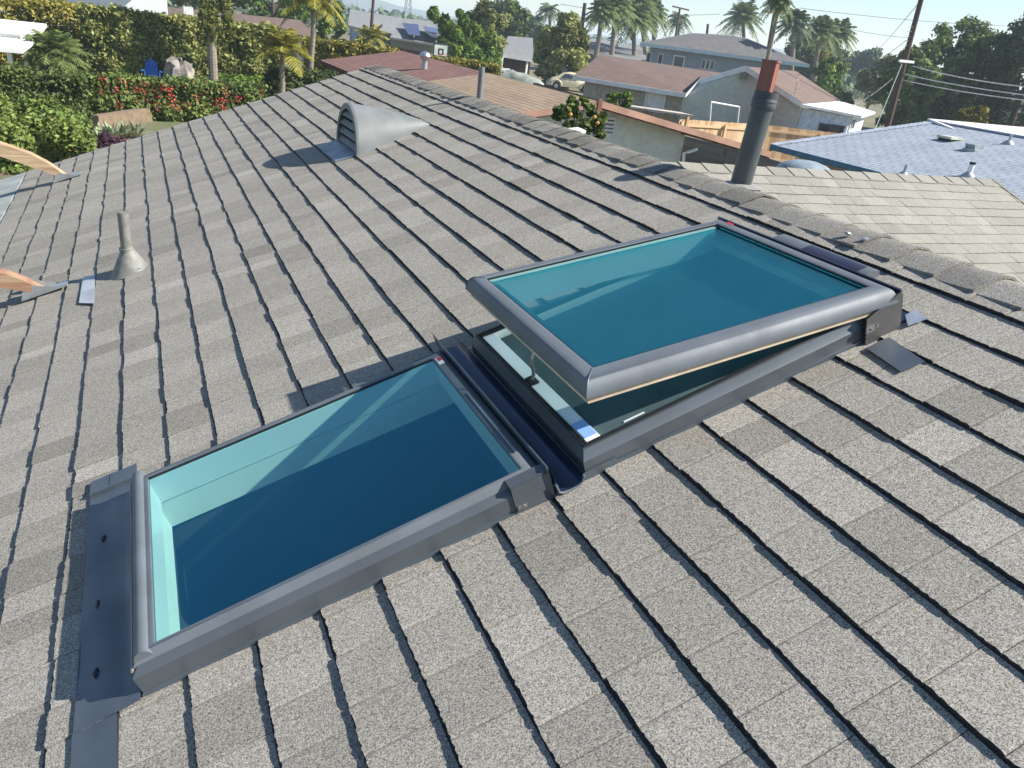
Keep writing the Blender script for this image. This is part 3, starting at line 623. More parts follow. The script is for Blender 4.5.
LM={'dark':leafmat('dark_leaves',(.025,.042,.014),(.15,.20,.055)),'mid':leafmat('mid_leaves',(.035,.065,.018),(.25,.33,.08)),
 'olive':leafmat('olive_leaves',(.055,.07,.016),(.42,.44,.14)),'bright':leafmat('bright_leaves',(.04,.09,.012),(.30,.42,.06)),
 'yellow':leafmat('yellow_leaves',(.10,.10,.02),(.55,.48,.10)),'blue':leafmat('blue_green_leaves',(.04,.065,.04),(.20,.27,.14)),
 'palm':leafmat('palm_leaves',(.04,.07,.02),(.25,.32,.10)),'palmy':leafmat('golden_palm_leaves',(.07,.08,.01),(.45,.42,.08)),'dry':leafmat('dry_fronds',(.10,.075,.04),(.34,.29,.17),.1),
 'red':leafmat('red_petals',(.40,.05,.04),(.68,.14,.11),.3),'orange':leafmat('orange_petals',(.5,.12,.01),(.8,.38,.03),.3),'purple':leafmat('purple_leaves',(.05,.02,.04),(.14,.06,.10)),'agave':leafmat('agave_leaves',(.10,.14,.07),(.38,.44,.27),.1)}
def clumps_in(c,r,n,cr,seed,squash=.8,bottom=-1.0,tone=.45,tvar=.2,shape=None):
    q=random.Random(seed); out=[]
    while len(out)<n:
        d=np.array([q.gauss(0,1) for _ in range(3)]); d/=np.linalg.norm(d); k=q.uniform(.35,1)**.5
        if d[2]*k<bottom: continue
        if shape=='cone': 
            zz=q.uniform(-1,1); rr=(1-(zz+1)/2)*.95+.08; a=q.uniform(0,6.28); d=np.array([rr*math.cos(a),rr*math.sin(a),zz]); k=1
        p=np.array(c)+np.array(r)*d*k; s=q.uniform(.6,1.25)*cr
        out.append((*p,s,s,s*squash,min(1,max(0,tone+q.gauss(0,tvar)))))
    return out
def tree(name,label,box,Y,kind,seed,n=2600,ground=GZ,clumps=26,csz=.32,lsz=2.6,group=None,shape=None,depth=1.0,trunk_r=None,cat='tree',bottom=-.9,tone=.45):
    x0,y0,x1,y1=box; c,mpp=at((x0+x1)/2,(y0+y1)/2,Y); rx=(x1-x0)/2*mpp; rz=(y1-y0)/2*mpp
    base=np.array([c[0],c[1],ground]); t=Thing(name,label,cat,base,group=group)
    cr=csz*min(rx,rz); cl=clumps_in(c,(max(.05,rx-cr*.7),max(.05,rx*depth-cr*.7),max(.05,rz-cr*.6)),clumps,cr,seed,shape=shape,bottom=bottom,tone=tone)
    g=G(); leaves(g,cl,n,lsz*mpp,seed); t.part('crown',g,LM[kind],sharp=None)
    g=G(); tr=trunk_r or max(.10,rx*.07); top=np.array([c[0],c[1],c[2]+rz*.2]); q=random.Random(seed)
    mid=base+(top-base)*.55+np.array([q.uniform(-.1,.1)*rx,0,0]); g.tube([base-np.array([0,0,.05]),mid,top],[tr,tr*.75,tr*.3],8)
    for k in range(6):
        e=cl[k*len(cl)//6]; s=base+(top-base)*(.4+.09*k); g.tube([s,(s+np.array(e[:3]))/2+np.array([0,0,.1*rz]),np.array(e[:3])],[tr*.45,tr*.3,tr*.12],6)
    t.part('trunk',g,M_BARK); return t
def frondgeo(g,o,dirv,L,droop,nl,lw,ll,tone,q,tipup=0,vee=.35):
    """a feather frond: arching rib with narrow leaflets to both sides"""
    o=np.array(o,float); d=np.array(dirv,float); d/=np.linalg.norm(d); h=np.array([d[0],d[1],0]); hn=np.linalg.norm(h)+1e-6; side=np.array([-d[1],d[0],0])/hn
    P=[]
    n=9
    for k in range(n+1):
        s=k/n; p=o+d*L*s; p=p+np.array([0,0,-droop*L*s**2.1])+h*0; P.append(p)
    g.tube(P,[lw*.5*(1-.75*k/n) for k in range(n+1)],4,cap=False,tone=min(1,tone+.25))
    for i in range(nl):
        s=.14+.84*i/(nl-1); k=min(n-1,int(s*n)); fr=s*n-k; p=P[k]*(1-fr)+P[k+1]*fr; td=P[k+1]-P[k]; td/=np.linalg.norm(td)
        lng=ll*math.sin(math.pi*min(1,.12+s*.86))**.6*(.85+q.random()*.3)
        for sg in (-1,1):
            a=side*sg*.85+td*.55+np.array([0,0,vee*(.4-s)-q.uniform(.1,.55)]); a/=np.linalg.norm(a); e=p+a*lng; m=p+a*lng*.5+np.array([0,0,.04*lng]); w=td*lw
            g.add([p-w*.5,p+w*.5,m+w*.5,e,m-w*.5],[(0,1,2,3,4)],min(1,max(0,tone+q.gauss(0,.14))))
def palm(name,label,basepx,crownpx,Y,r0,L,nf,kind='palm',seed=1,droop=.55,lw=None,group=None,ground=GZ,dead=0,mtrunk=None,el=(-.35,1.1),nl=16,top=None,ll=None,bulge=0,side=None):
    c,mpp=at(crownpx[0],crownpx[1],Y)
    if basepx is None: b=np.array([c[0]+.03*(c[2]-ground),c[1],ground])
    else: b=at(basepx[0],basepx[1],Y)[0]; s=(ground-c[2])/(b[2]-c[2]); b=c+(b-c)*s
    t=Thing(name,label,'palm tree',b,group=group); q=random.Random(seed); L=L*mpp; lw=(lw or 1.6)*mpp; ll_=(ll or .28)*L
    g=G(); n=14; 
    pts=[b+(c-b)*k/n+np.array([math.sin(k*.5+seed)*.04,0,0]) for k in range(n+1)]
    rr=[r0*(1.25-.45*k/n+ (.06 if k%2 else 0)) for k in range(n+1)]
    if bulge: rr[-1]*=bulge; rr[-2]*=bulge*.9
    g.tube(pts,rr,10); t.part('trunk',g,mtrunk or M_PTR)
    g=G()
    for k in range(nf):
        a=k*2.39996+seed; e=el[0]+(el[1]-el[0])*((k+.5)/nf)**.8; dv=(math.cos(a)*math.cos(e),math.sin(a)*math.cos(e),math.sin(e))
        frondgeo(g,c,dv,L*q.uniform(.85,1.1),droop*q.uniform(.7,1.2)*(.6+.5*math.cos(e)),nl,lw,ll_,.35+.35*q.random(),q)
    t.part('crown',g,LM[kind],sharp=None)
    if dead:
        g=G()
        for k in range(dead):
            a=k*2.4; dv=(math.cos(a)*.35,math.sin(a)*.35,-1); frondgeo(g,c+np.array([0,0,-.1]),dv,L*q.uniform(.5,.8),.05,nl,lw*1.1,ll_*.6,.4+.3*q.random(),q)
        t.part('dead_fronds',g,LM['dry'],sharp=None)
    return t
M_PTR=mat('ringed_palm_trunk',(.30,.26,.21),.9,col2=(.17,.14,.11),scale=4,stretch=(.3,.3,6),bump=.5,bscale=20)
def hedge(name,label,A,B,width,h,kind,seed,n=5000,lsz=.07,ground=GZ,clsz=.4,group=None,tone=.4,irr=.2,cat='hedge',extra=None,trunk=True):
    """hedge along the ground line A-B (x,y pairs), real width and height"""
    A=np.array(A,float);B=np.array(B,float); L=np.linalg.norm(B-A); q=random.Random(seed); t=Thing(name,label,cat,((A[0]+B[0])/2,(A[1]+B[1])/2,ground),group=group)
    e=(B-A)/L; s_=np.array([-e[1],e[0]]); cl=[]; k=max(8,int(L*h/clsz**2*1.3))
    for i in range(k):
        a=q.uniform(0,L); w=q.uniform(-.5,.5)*width; z=q.uniform(clsz*.6,h-clsz*.6)
        if q.random()<.35: z=h-clsz*.6+q.uniform(-.3,irr)*clsz
        if q.random()<.4: w=-.5*width+clsz*.3 if s_[1]>0 else .5*width-clsz*.3
        p=A+e*a+s_*w; s=clsz*q.uniform(.6,1.15); cl.append((p[0],p[1],ground+z,s,s*.9,s*.75,min(1,max(0,tone+q.gauss(0,.18)))))
    g=G(); r=np.random.RandomState(seed); fr=np.array([L*h,L*width*.9,L*h*.35,width*h,width*h]); pk=r.choice(5,n,p=fr/fr.sum()); a=r.rand(n)*L; b_=r.rand(n); 
    uu=a.copy(); ww=np.zeros(n); zz=np.zeros(n); N3=np.zeros((n,3)); es=np.array([e[0],e[1],0]); ss=np.array([s_[0],s_[1],0]); sgn=-1 if s_[1]>0 else 1
    m=pk==0; ww[m]=sgn*width/2; zz[m]=b_[m]*h; N3[m]=ss*sgn
    m=pk==1; ww[m]=(b_[m]-.5)*width; zz[m]=h; N3[m]=(0,0,1)
    m=pk==2; ww[m]=-sgn*width/2; zz[m]=b_[m]*h; N3[m]=-ss*sgn
    m=pk==3; uu[m]=0; ww[m]=(r.rand(m.sum())-.5)*width; zz[m]=b_[m]*h; N3[m]=-es
    m=pk==4; uu[m]=L; ww[m]=(r.rand(m.sum())-.5)*width; zz[m]=b_[m]*h; N3[m]=es
    k1=1.0/clsz; ns=(np.sin(uu*k1*2.1+zz*1.7+seed)+np.sin(uu*k1*.9+2.3*seed)+np.sin(zz*k1*2.3+ww*k1*1.9+uu*.7)+.6*np.sin(uu*k1*5.3+ww*4)*np.sin(zz*k1*4.1))/3.6
    P=np.zeros((n,3)); P[:,:2]=A+np.outer(uu,e)+np.outer(ww,s_); P[:,2]=ground+zz
    P+=N3*((ns*irr*1.1-.04-r.rand(n)**2*.2)*clsz*2.3)[:,None]+r.normal(size=(n,3))*lsz*.7
    nn=N3*.9+r.normal(size=(n,3))*.8; nn[:,2]+=.3; nn/=np.linalg.norm(nn,axis=1)[:,None]; aa=np.cross(nn,r.normal(size=(n,3))); aa/=np.linalg.norm(aa,axis=1)[:,None]; bb=np.cross(nn,aa); sz=(lsz*(.6+.8*r.rand(n)))[:,None]
    V=np.stack([P-aa*sz*.8,P+bb*sz*.45,P+aa*sz*.8,P-bb*sz*.45],1).reshape(-1,3); g.v.extend(map(tuple,V)); g.f.extend(map(tuple,np.arange(n*4).reshape(n,4).tolist())); g.t.extend(np.clip(tone+ns*.22+r.normal(size=n)*.2,0,1).tolist())
    t.part('foliage',g,LM[kind],sharp=None)
    if trunk:
        g=G()
        for i in range(max(3,int(L/1.2))):
            p=A+e*(L*(i+.5)/max(3,int(L/1.2))); g.tube([(p[0],p[1],ground-.03),(p[0]+.1,p[1],ground+h*.45),(p[0]-.05,p[1]+.05,ground+h*.8)],[.04,.03,.015],5)
        t.part('stems',g,M_BARK)
    if extra:
        for (pn,kd,num,sz,tz) in extra:
            g=G(); r=np.random.RandomState(seed+5); sub=[cl[i] for i in r.choice(len(cl),num)]; 
            cc=[(c_[0]+r.uniform(-.2,.2),(A+e*np.dot(np.array([c_[0],c_[1]])-A,e)+s_*sgn*width*.5)[1]-.02,ground+r.uniform(.35,1.0)*h,.13*sz,.10*sz,.12*sz,r.uniform(.2,.9)) for c_ in sub]
            leaves(g,cc,num*tz,.055*sz,seed+9,shell=.2,elong=1.1); t.part(pn,g,LM[kd],sharp=None)
    return t
# ================================================================ ground, sky line, haze
M_GRD=mat('dry_soil_and_lawn',(.20,.16,.11),.95,col2=(.10,.12,.05),scale=.35,bump=.4,bscale=5)
g=G(); N=24; ext=2200
g.add([(-ext,-ext,GZ),(ext,-ext,GZ),(ext,ext,GZ),(-ext,ext,GZ)],[(0,1,2,3)]); struct('ground',g,M_GRD)
g=G(); q=random.Random(2); pts=[]
for k in range(61):
    a=R(-38+2.6*k); d=1500; h=26+9*math.sin(k*.45)+5*math.sin(k*1.3+1)+3*math.sin(k*2.9)
    x,y=d*math.sin(a),d*math.cos(a); x2,y2=(d+260)*math.sin(a),(d+260)*math.cos(a); pts.append(((x,y,GZ-1),(x2,y2,GZ+h),((d+600)*math.sin(a),(d+600)*math.cos(a),GZ-1)))
vs=[p for tri in pts for p in tri]
g.add(vs,[f for k in range(60) for f in ((3*k,3*k+3,3*k+4,3*k+1),(3*k+1,3*k+4,3*k+5,3*k+2))]); struct('hills',g,mat('hazy_hill_scrub',(.10,.11,.07),.95,scale=.02))
# ---------------------------------------------------------------- roofs and buildings
def roofg(faces,th=.12):
    g=G(); g.rc=[]
    for pts in faces:
        P=[np.array(p,float) for p in pts]; e=P[1]-P[0]; e/=np.linalg.norm(e); n=np.cross(P[1]-P[0],P[-1]-P[0]); n/=np.linalg.norm(n)
        if n[2]<0: n=-n
        w=np.cross(n,e); k=len(P); Q=[p-n*th for p in P]; V=P+Q
        g.add(V,[tuple(range(k)),tuple(range(2*k-1,k-1,-1))]+[(i,i+k,(i+1)%k+k,(i+1)%k) for i in range(k)])
        g.rc+= [(float(np.dot(p-P[0],e)),float(np.dot(p-P[0],w)),0) for p in V]
    return g
def wallq(g,a,b,top_a,top_b,bot=GZ,th=.12):
    """vertical wall from a to b (x,y), tops at given z, with thickness behind"""
    a=np.array(a,float);b=np.array(b,float); e=(b-a)/np.linalg.norm(b-a); n=np.array([-e[1],e[0]])*th
    if np.dot(n,(a+b)/2-CAM[:2])<0: n=-n
    P=[(a[0],a[1],bot),(b[0],b[1],bot),(b[0],b[1],top_b),(a[0],a[1],top_a)]; Q=[(p[0]+n[0],p[1]+n[1],p[2]) for p in P]
    g.add(P+Q,[(0,1,2,3),(7,6,5,4),(0,4,5,1),(1,5,6,2),(2,6,7,3),(3,7,4,0)])
def window(t,a,b,s,z,w,h,mg,mf,cross=True,name='window'):
    """window on the wall a-b: s metres along, z the sill height"""
    a=np.array(a,float);b=np.array(b,float); e2=(b-a)/np.linalg.norm(b-a); n2=np.array([e2[1],-e2[0]])
    if np.dot(n2,(a+b)/2-CAM[:2])>0: n2=-n2
    e=np.array([e2[0],e2[1],0]); n=np.array([n2[0],n2[1],0]); o=np.array([a[0],a[1],0])+e*s+np.array([0,0,z]); f=w*.07+.03
    g=G(); Z=np.array([0,0,1.])
    for (p,X,Zz) in ((o-e*f-Z*f,e*(w+2*f),Z*f),(o-e*f+Z*h,e*(w+2*f),Z*f),(o-e*f,e*f,Z*h),(o+e*w,e*f,Z*h)): g.obox(p,X,n*.07,Zz)
    if cross: g.obox(o+e*(w/2-f*.25),e*f*.5,n*.05,Z*h)
    fr=t.part(name,g,mf,sharp=None); g=G(); g.obox(o,e*w,n*.025,Z*h); t.part('pane',g,mg,fr,sharp=None)
M_PANE=mat('dark_window_glass',(.03,.04,.055),.08,spec=.8,var=.05); M_WT=mat('white_house_trim',(.74,.75,.74),.6,var=.06,scale=2)
def A(x,y,Y): return at(x,y,Y)[0]
# tan and maroon roofed neighbour behind the ridge
M_TAN=shinglemat('tan_shingles',(.33,.25,.17),(.275,.21,.145),.14,.9,mortar=(.13,.09,.06)); M_MAR=shinglemat('maroon_shingles',(.225,.13,.108),(.185,.105,.09),.14,.3,mortar=(.09,.035,.03))
M_CREAM=mat('cream_stucco',(.62,.64,.56),.9,var=.05,bump=.3,bscale=40); M_SALM=mat('salmon_fascia',(.42,.245,.175),.7,var=.12,scale=2)
t=Thing('house','cream walled neighbour house with tan and maroon shingle roof just behind the ridge','house',(8.5,19,GZ))
Y0=12.9; xr=7.98; zr=.325; xl=3.4; xR=12.52
pL=.20; zl=zr-(xr-xl)*pL; zR=-.40
t.part('tan_roof',roofg([[(xl,Y0,zl),(xl,18.3,zl),(xr,18.3,zr),(xr,Y0,zr)]]),M_TAN,sharp=None)
t.part('rear_roof',roofg([[(xR,Y0,zR),(xR,25.6,zR),(xr,25.6,zr),(xr,Y0,zr)]]),M_MAR,sharp=None)
zm=zr-(xr-5.0)*.20
t.part('maroon_roof',roofg([[(5.35,18.32,zr-(xr-5.35)*.20),(5.35,25.6,zr-(xr-5.35)*.20),(xr,25.6,zr),(xr,18.32,zr)]]),M_MAR,sharp=None)
wy=Y0+.45; g=G(); wallq(g,(xl+.6,wy),(xr,wy),zl+.1,zr-.12); wallq(g,(xr,wy),(10.35,wy),zr-.12,zr-.12-(10.35-xr)*.16); wallq(g,(10.35,wy),(10.35,25.2),zr-.15-(10.35-xr)*.16,zr-.15-(10.35-xr)*.16); wallq(g,(xl+.6,wy),(xl+.6,18),zl,zl); wallq(g,(6.0,18.3),(6.0,25.2),-.3,-.3); t.part('wall',g,M_CREAM,sharp=None)
g=G()
for (a,b,za,zb_) in ((xr,xR,zr,zR),(xl,xr,zl,zr)):
    g.add([(a,Y0-.03,za-.10),(b,Y0-.03,zb_-.10),(b,Y0-.03,zb_+.02),(a,Y0-.03,za+.02),(a,Y0-.002,za-.10),(b,Y0-.002,zb_-.10),(b,Y0-.002,zb_+.02),(a,Y0-.002,za+.02)],[(0,1,2,3),(3,2,6,7),(0,4,5,1),(7,6,5,4),(0,3,7,4),(1,5,6,2)])
t.part('fascia',g,M_SALM,sharp=None)
g=G(); g.box((xr-.045,Y0-.05,zr-.26),(xr+.045,Y0-.031,zr+.06)); t.part('ridge_post',g,mat('brown_ridge_board',(.20,.09,.06),.8),sharp=None)
wc=A(607,126,wy-.02)
g=G(); g.box((wc[0]-.17,wy-.04,wc[2]-.17),(wc[0]+.17,wy-.003,wc[2]+.17)); lv=t.part('gable_vent',g,M_WT,sharp=None)
for k in range(4):
    g=G(); g.box((wc[0]-.14,wy-.05,wc[2]-.13+.075*k),(wc[0]+.14,wy-.041,wc[2]-.13+.075*k+.028)); t.part('slat',g,mat('vent_shadow_slat%d'%k,(.12,.13,.15),.6),lv,sharp=None)
g=G(); p1=A(690,148,Y0+.2); g.tube([A(697,149,Y0+.2),A(689,152,Y0+.2),A(684,153,Y0+.3),A(683,170,Y0+.3)],.035,8); t.part('downpipe',g,M_WT)
# turbine vent on the maroon roof
tb=A(425,60,20.5); tt=Thing('turbine_vent','silver spinning turbine vent on the maroon shingle roof','roof vent',tb)
g=G(); g.tube([tb-np.array([0,0,.3]),tb+np.array([0,0,.05])],0.075,12); tt.part('neck',g,M_ZINC)
g=G(); g.lathe(tb,[(.05,-.02),(.12,.03),(.15,.10),(.12,.17),(.04,.21),(.0,.215)],20); tt.part('turbine_head',g,mat('shiny_turbine_metal',(.6,.62,.64),.3,.85,scale=30,stretch=(8,8,.1)))
# blue-grey low roofed house, right
M_BLUR=shinglemat('blue_grey_shingles',(.31,.35,.40),(.27,.31,.36),.14,.3,mortar=(.12,.15,.2)); M_PALR=shinglemat('pale_shingles',(.66,.66,.68),(.6,.6,.62),.14,.3,mortar=(.4,.4,.42)); M_BLUF=mat('blue_fascia',(.05,.16,.24),.5)
t=Thing('house','house with pale blue grey shingle roof and blue eave, at the right edge','house',(18,9,GZ))
ex,ez=13.43,-.35; rx_,rz_=18.7,.50; yn,yf=3.5,13.9
t.part('blue_grey_roof',roofg([[(ex,yf,ez),(ex,yn,ez),(rx_,yn,rz_),(rx_,yf,rz_)]]),M_BLUR,sharp=None)
t.part('far_roof',roofg([[(rx_,yf,rz_),(rx_,yn,rz_),(rx_+5,yn,rz_-.8),(rx_+5,yf,rz_-.8)]]),M_BLUR,sharp=None)
t.part('pale_roof',roofg([[(rx_-1.2,10.2,.10),(rx_+9,10.2,.10),(rx_+9,14.4,.60),(rx_-.15,14.0,.56)]]),M_PALR,sharp=None)
g=G(); g.box((ex-.04,yn,ez-.10),(ex-.001,yf,ez+.01)); t.part('eave_fascia',g,M_BLUF,sharp=None)
g=G(); g.add([(ex,yf,ez+.01),(rx_,yf,rz_+.01),(rx_,yf+.04,rz_+.01),(ex,yf+.04,ez+.01),(ex,yf,ez-.14),(rx_,yf,rz_-.14),(rx_,yf+.04,rz_-.14),(ex,yf+.04,ez-.14)],[(0,1,2,3),(3,2,6,7),(4,7,6,5)])
t.part('rake_trim',g,M_BLUF,sharp=None)
n=34; g=G(); q=random.Random(4)
for k in range(n):
    a=k/n; b=(k+1.15)/n; z=lambda s:(ex+(rx_-ex)*s, ez+(rz_-ez)*s)
    (xa,za),(xb,zb2)=z(a),z(b); g.slab([(xa,yf-.16,za+.018),(xb,yf-.16,zb2+.034),(xb,yf+.05,zb2+.034),(xa,yf+.05,za+.018)],.012,.5)
t.part('rake_cap',g,M_BLUF if False else mat('blue_grey_cap',(.36,.41,.48),.8),sharp=None)
g=G(); g.box((rx_-.1,yn,rz_-.01),(rx_+.1,yf,rz_+.035)); t.part('ridge_cap',g,mat('blue_grey_ridge',(.26,.31,.38),.8),sharp=None)
g=G(); wallq(g,(ex+.6,3.5),(ex+.6,yf-.5),ez+.0,ez+.0); wallq(g,(ex+.6,yf-.5),(rx_+4,yf-.5),ez+.0,ez+.0); t.part('wall',g,mat('tan_stucco',(.50,.38,.28),.9),sharp=None)
def onblue(x,y):
    d=ray(x,y); k=(rz_-ez)/(rx_-ex); tt_=(ez+k*(CAM[0]-ex)-CAM[2])/(d[2]-k*d[0]); return CAM+tt_*d
for (x,y,kind) in ((903,176,'p'),(968,176,'w'),(1008,144,'p')):
    p=onblue(x,y); tp_=np.array([0,0,1])
    lab={903:'thin pipe with flashing on the blue grey roof, near its left part',968:'short stubby white capped pipe on the blue grey roof in front',1008:'slim pipe at the top of the blue grey roof beside its ridge'}[x]
    tq=Thing('roof_pipe',lab,'vent pipe',p); h=.26 if kind=='w' else .22
    g=G(); g.tube([p-tp_*.05,p+tp_*h],.05 if kind=='w' else .03,12); tq.part('pipe',g,M_WT if kind=='w' else M_ZINC); g=G(); g.lathe(p,[(.13,-.02),(.12,.02),(.05,.08)],12); tq.part('flashing',g,M_ZINC)
    if kind=='w': g=G(); g.tube([p+tp_*.22,p+tp_*.265],.056,12); tq.part('cap',g,M_BLK)
p=onblue(950,140); tq=Thing('box_vent','flat square box vent on the blue grey roof','roof vent',p); g=G(); g.box((p[0]-.24,p[1]-.19,p[2]+.03),(p[0]+.24,p[1]+.19,p[2]+.08)); tq.part('lid',g,mat('cream_metal_lid',(.55,.55,.45),.5)); g=G(); g.box((p[0]-.2,p[1]-.17,p[2]-.1),(p[0]+.2,p[1]+.17,p[2]+.03)); tq.part('throat',g,M_BLK)
p=onblue(974,150); tq=Thing('hood_vent','angled hood vent on the blue grey roof beside the box vent','roof vent',p); g=G(); g.add([(p[0]-.12,p[1]-.12,p[2]-.05),(p[0]+.12,p[1]-.12,p[2]-.05),(p[0]+.12,p[1]+.12,p[2]-.05),(p[0]-.12,p[1]+.12,p[2]-.05),(p[0]-.2,p[1]-.12,p[2]+.12),(p[0]+.10,p[1]-.12,p[2]+.14),(p[0]+.10,p[1]+.12,p[2]+.14),(p[0]-.2,p[1]+.12,p[2]+.12)],[(0,1,5,4),(1,2,6,5),(2,3,7,6),(3,0,4,7),(4,5,6,7)]); tq.part('hood',g,M_ZINC,sharp=None)
g=G(); g.box((p[0]-.18,p[1]-.15,p[2]-.04),(p[0]+.18,p[1]+.15,p[2]+.02)); tq.part('base',g,M_ZINC,sharp=None)
# satellite-like pale dome by the wing
c=A(806,168,9.5); solo('domed_lid','pale blue grey domed cover between the wing ridge and the blue eave','cover',G().lathe(c,[(.47,-.5),(.47,-.05),(.44,.0),(.32,.07),(.17,.11),(0,.125)],28),mat('pale_blue_fibreglass',(.24,.30,.34),.45),c,sharp=50)
# brown roofed house with cream gable
M_BRN=shinglemat('brown_shingles',(.19,.135,.11),(.155,.11,.09),.16,.35,mortar=(.09,.065,.055)); M_GST=mat('pale_green_stucco',(.54,.55,.47),.9,var=.05,bump=.3,bscale=30)
t=Thing('house','brown roofed house with pale stucco gable and brick chimney beyond the new fence','house',(27,33,GZ))
eL,eR=A(573,76,35.5),A(686,94,30.1); rL,rR=A(600,54.5,40),A(722,73,35.5)
t.part('brown_roof',roofg([[eR,eL,rL,rR]],.15),M_BRN,sharp=None)
GLp,PK,GRp=A(699,80,30.6),A(746,66.5,28.6),A(803,103.5,26.3); FP,FE=A(796,71,35),A(841,101,31.5); BP=A(700,75,36)
t.part('gable_roof',roofg([[FE,GRp,PK,FP],[GLp,A(686,94,30.0)+np.array([0,0,.1]),rR,PK] if False else [GLp,PK,FP,BP]],.12),M_BRN,sharp=None)
eO=(eR-eL)/np.linalg.norm(eR-eL)
g=G(); off=np.array([.35,.2]); wallq(g,eL[:2]+off+eO[:2]*.5,eR[:2]+off,eL[2]-.12,eR[2]-.12); t.part('front_wall',g,mat('khaki_stucco',(.42,.40,.32),.9),sharp=None)
g=G(); gi=lambda p,dz,k=.25:(p[0]+k*.4,p[1]+k*.6,p[2]-dz); a_,p_,b_=gi(GLp,.12),gi(PK,.16),gi(GRp,.12)
w0=A(684,95,30.3)
vs=[(w0[0],w0[1],GZ),(w0[0],w0[1],w0[2]-.1),a_,p_,b_,(b_[0],b_[1],GZ)]
g.add(vs+[(x+.1,y+.2,z) for x,y,z in vs],[(0,1,2,3,4,5)]+[(i,(i+1)%6,(i+1)%6+6,i+6) for i in range(6)]); t.part('gable_wall',g,M_GST,sharp=None)
def bargeb(g,a,b,h=.2,th=.06):
    a=np.array(a);b=np.array(b); o=np.array([-.05,-.08,0]); g.add([a+o-np.array([0,0,h]),b+o-np.array([0,0,h]),b+o+np.array([0,0,.03]),a+o+np.array([0,0,.03]),a-np.array([0,0,h]),b-np.array([0,0,h]),b+np.array([0,0,.03]),a+np.array([0,0,.03])],[(0,1,2,3),(3,2,6,7),(0,4,5,1)])
g=G(); bargeb(g,GLp,PK); bargeb(g,PK,GRp); bargeb(g,eL,eR,.17); bargeb(g,eR,GLp,.15); t.part('fascia',g,M_WT,sharp=None)
g=G(); v=A(743.5,74.5,28.6); 
vdir=GRp-GLp; vdir[2]=0; vdir/=np.linalg.norm(vdir); g.obox(v-vdir*.14-np.array([0,0,.22]),vdir*.3,np.array([-.03,-.012,0]),np.array([0,0,.34])); t.part('gable_vent',g,mat('grey_vent',(.22,.22,.19),.8),sharp=None)
window(t,GLp[:2]+vdir[:2]*-.15,GRp[:2],.6-.1,-1.75,.5,.85,M_PANE,M_WT,False)
dd=A(573,98,32.3)
window(t,eL[:2]+off,eR[:2]+off,4.1,-1.3,.9,.75,M_WT,M_WT,False,name='garage_window')
# brick chimney
cb=None; ct=A(770,62,27.6)
g=G(); X=vdir*.62; Yv=np.array([-vdir[1],vdir[0],0])*.5; top=ct; o=np.array([ct[0],ct[1],GZ])-Yv*1.3-X*.2; g.obox(o,X,Yv,np.array([0,0,top[2]-GZ]))
M_BRK,_nt,_b=newmat('red_brick'); br=nd(_nt,'ShaderNodeTexBrick'); tc=nd(_nt,'ShaderNodeTexCoord'); _nt.links.new(tc.outputs['Object'],br.inputs['Vector']); mp=None
br.inputs['Color1'].default_value=(.25,.07,.045,1); br.inputs['Color2'].default_value=(.19,.055,.038,1); br.inputs['Mortar'].default_value=(.25,.12,.09,1); br.inputs['Scale'].default_value=1; br.inputs['Row Height'].default_value=.07; br.inputs['Brick Width'].default_value=.2; br.inputs['Mortar Size'].default_value=.006
_nt.links.new(br.outputs[0],_b.inputs['Base Color']); _b.inputs['Roughness'].default_value=.9
ch_=t.part('chimney',g,M_BRK,sharp=None); g=G(); g.obox(o+np.array([0,0,top[2]-GZ+.002])-X*.06-Yv*.06,X*1.12,Yv*1.12,np.array([0,0,.08])); t.part('chimney_cap',g,M_BRK,ch_,sharp=None)
# flat roofed white annex
aa,ab,ac=GRp+np.array([0,0,-.02]),A(875,115,27.5),A(862,112,29.5)
g=roofg([[A(801,104,26.2),A(862,116,25.2),A(876,112,28.5),A(840,101,31.4)]],.1); t.part('annex_roof',g,mat('white_flat_roofing',(.72,.74,.75),.7,scale=2),sharp=None)
g=G(); a1,a2,a3=A(803,106,26.4),A(851,115,25.5),A(866,113,27.8); wallq(g,a1[:2],a2[:2],a1[2]-.08,a2[2]-.05); wallq(g,a2[:2],a3[:2],a2[2]-.05,a2[2]-.05); t.part('annex_wall',g,mat('white_stucco',(.60,.66,.72),.85),sharp=None)
window(t,a1[:2],a2[:2],1.05,a2[2]-1.0,.95,.42,M_PANE,mat('dark_frame',(.05,.05,.06),.5),False)
window(t,a2[:2],a3[:2],.35,a2[2]-.62,1.1,.42,M_PANE,M_WT,True)
# antenna mast
p=A(794,97,27.5); g=G(); g.tube([p,A(797.5,80,27.5)],.02,6); g.tube([A(796,81,27.5),A(799,79,27.5)],.018,6); solo('antenna_mast','thin grey antenna mast on the brown roof beside the chimney','antenna',g,M_ZINC,p)
t2=Thing('carport_frame','small white pipe frame standing against the pale stucco gable wall','frame',(*A(725,115,27.6)[:2],GZ))
for (x0,y0,x1,y1) in ((711,102,739,107),(739,107,736,135),(711,102,709,130)):
    g=G(); g.tube([A(x0,y0,27.2),A(x1,y1,27.2)],.04,8); t2.part('rail' if y1-y0<20 else 'post',g,M_WT)
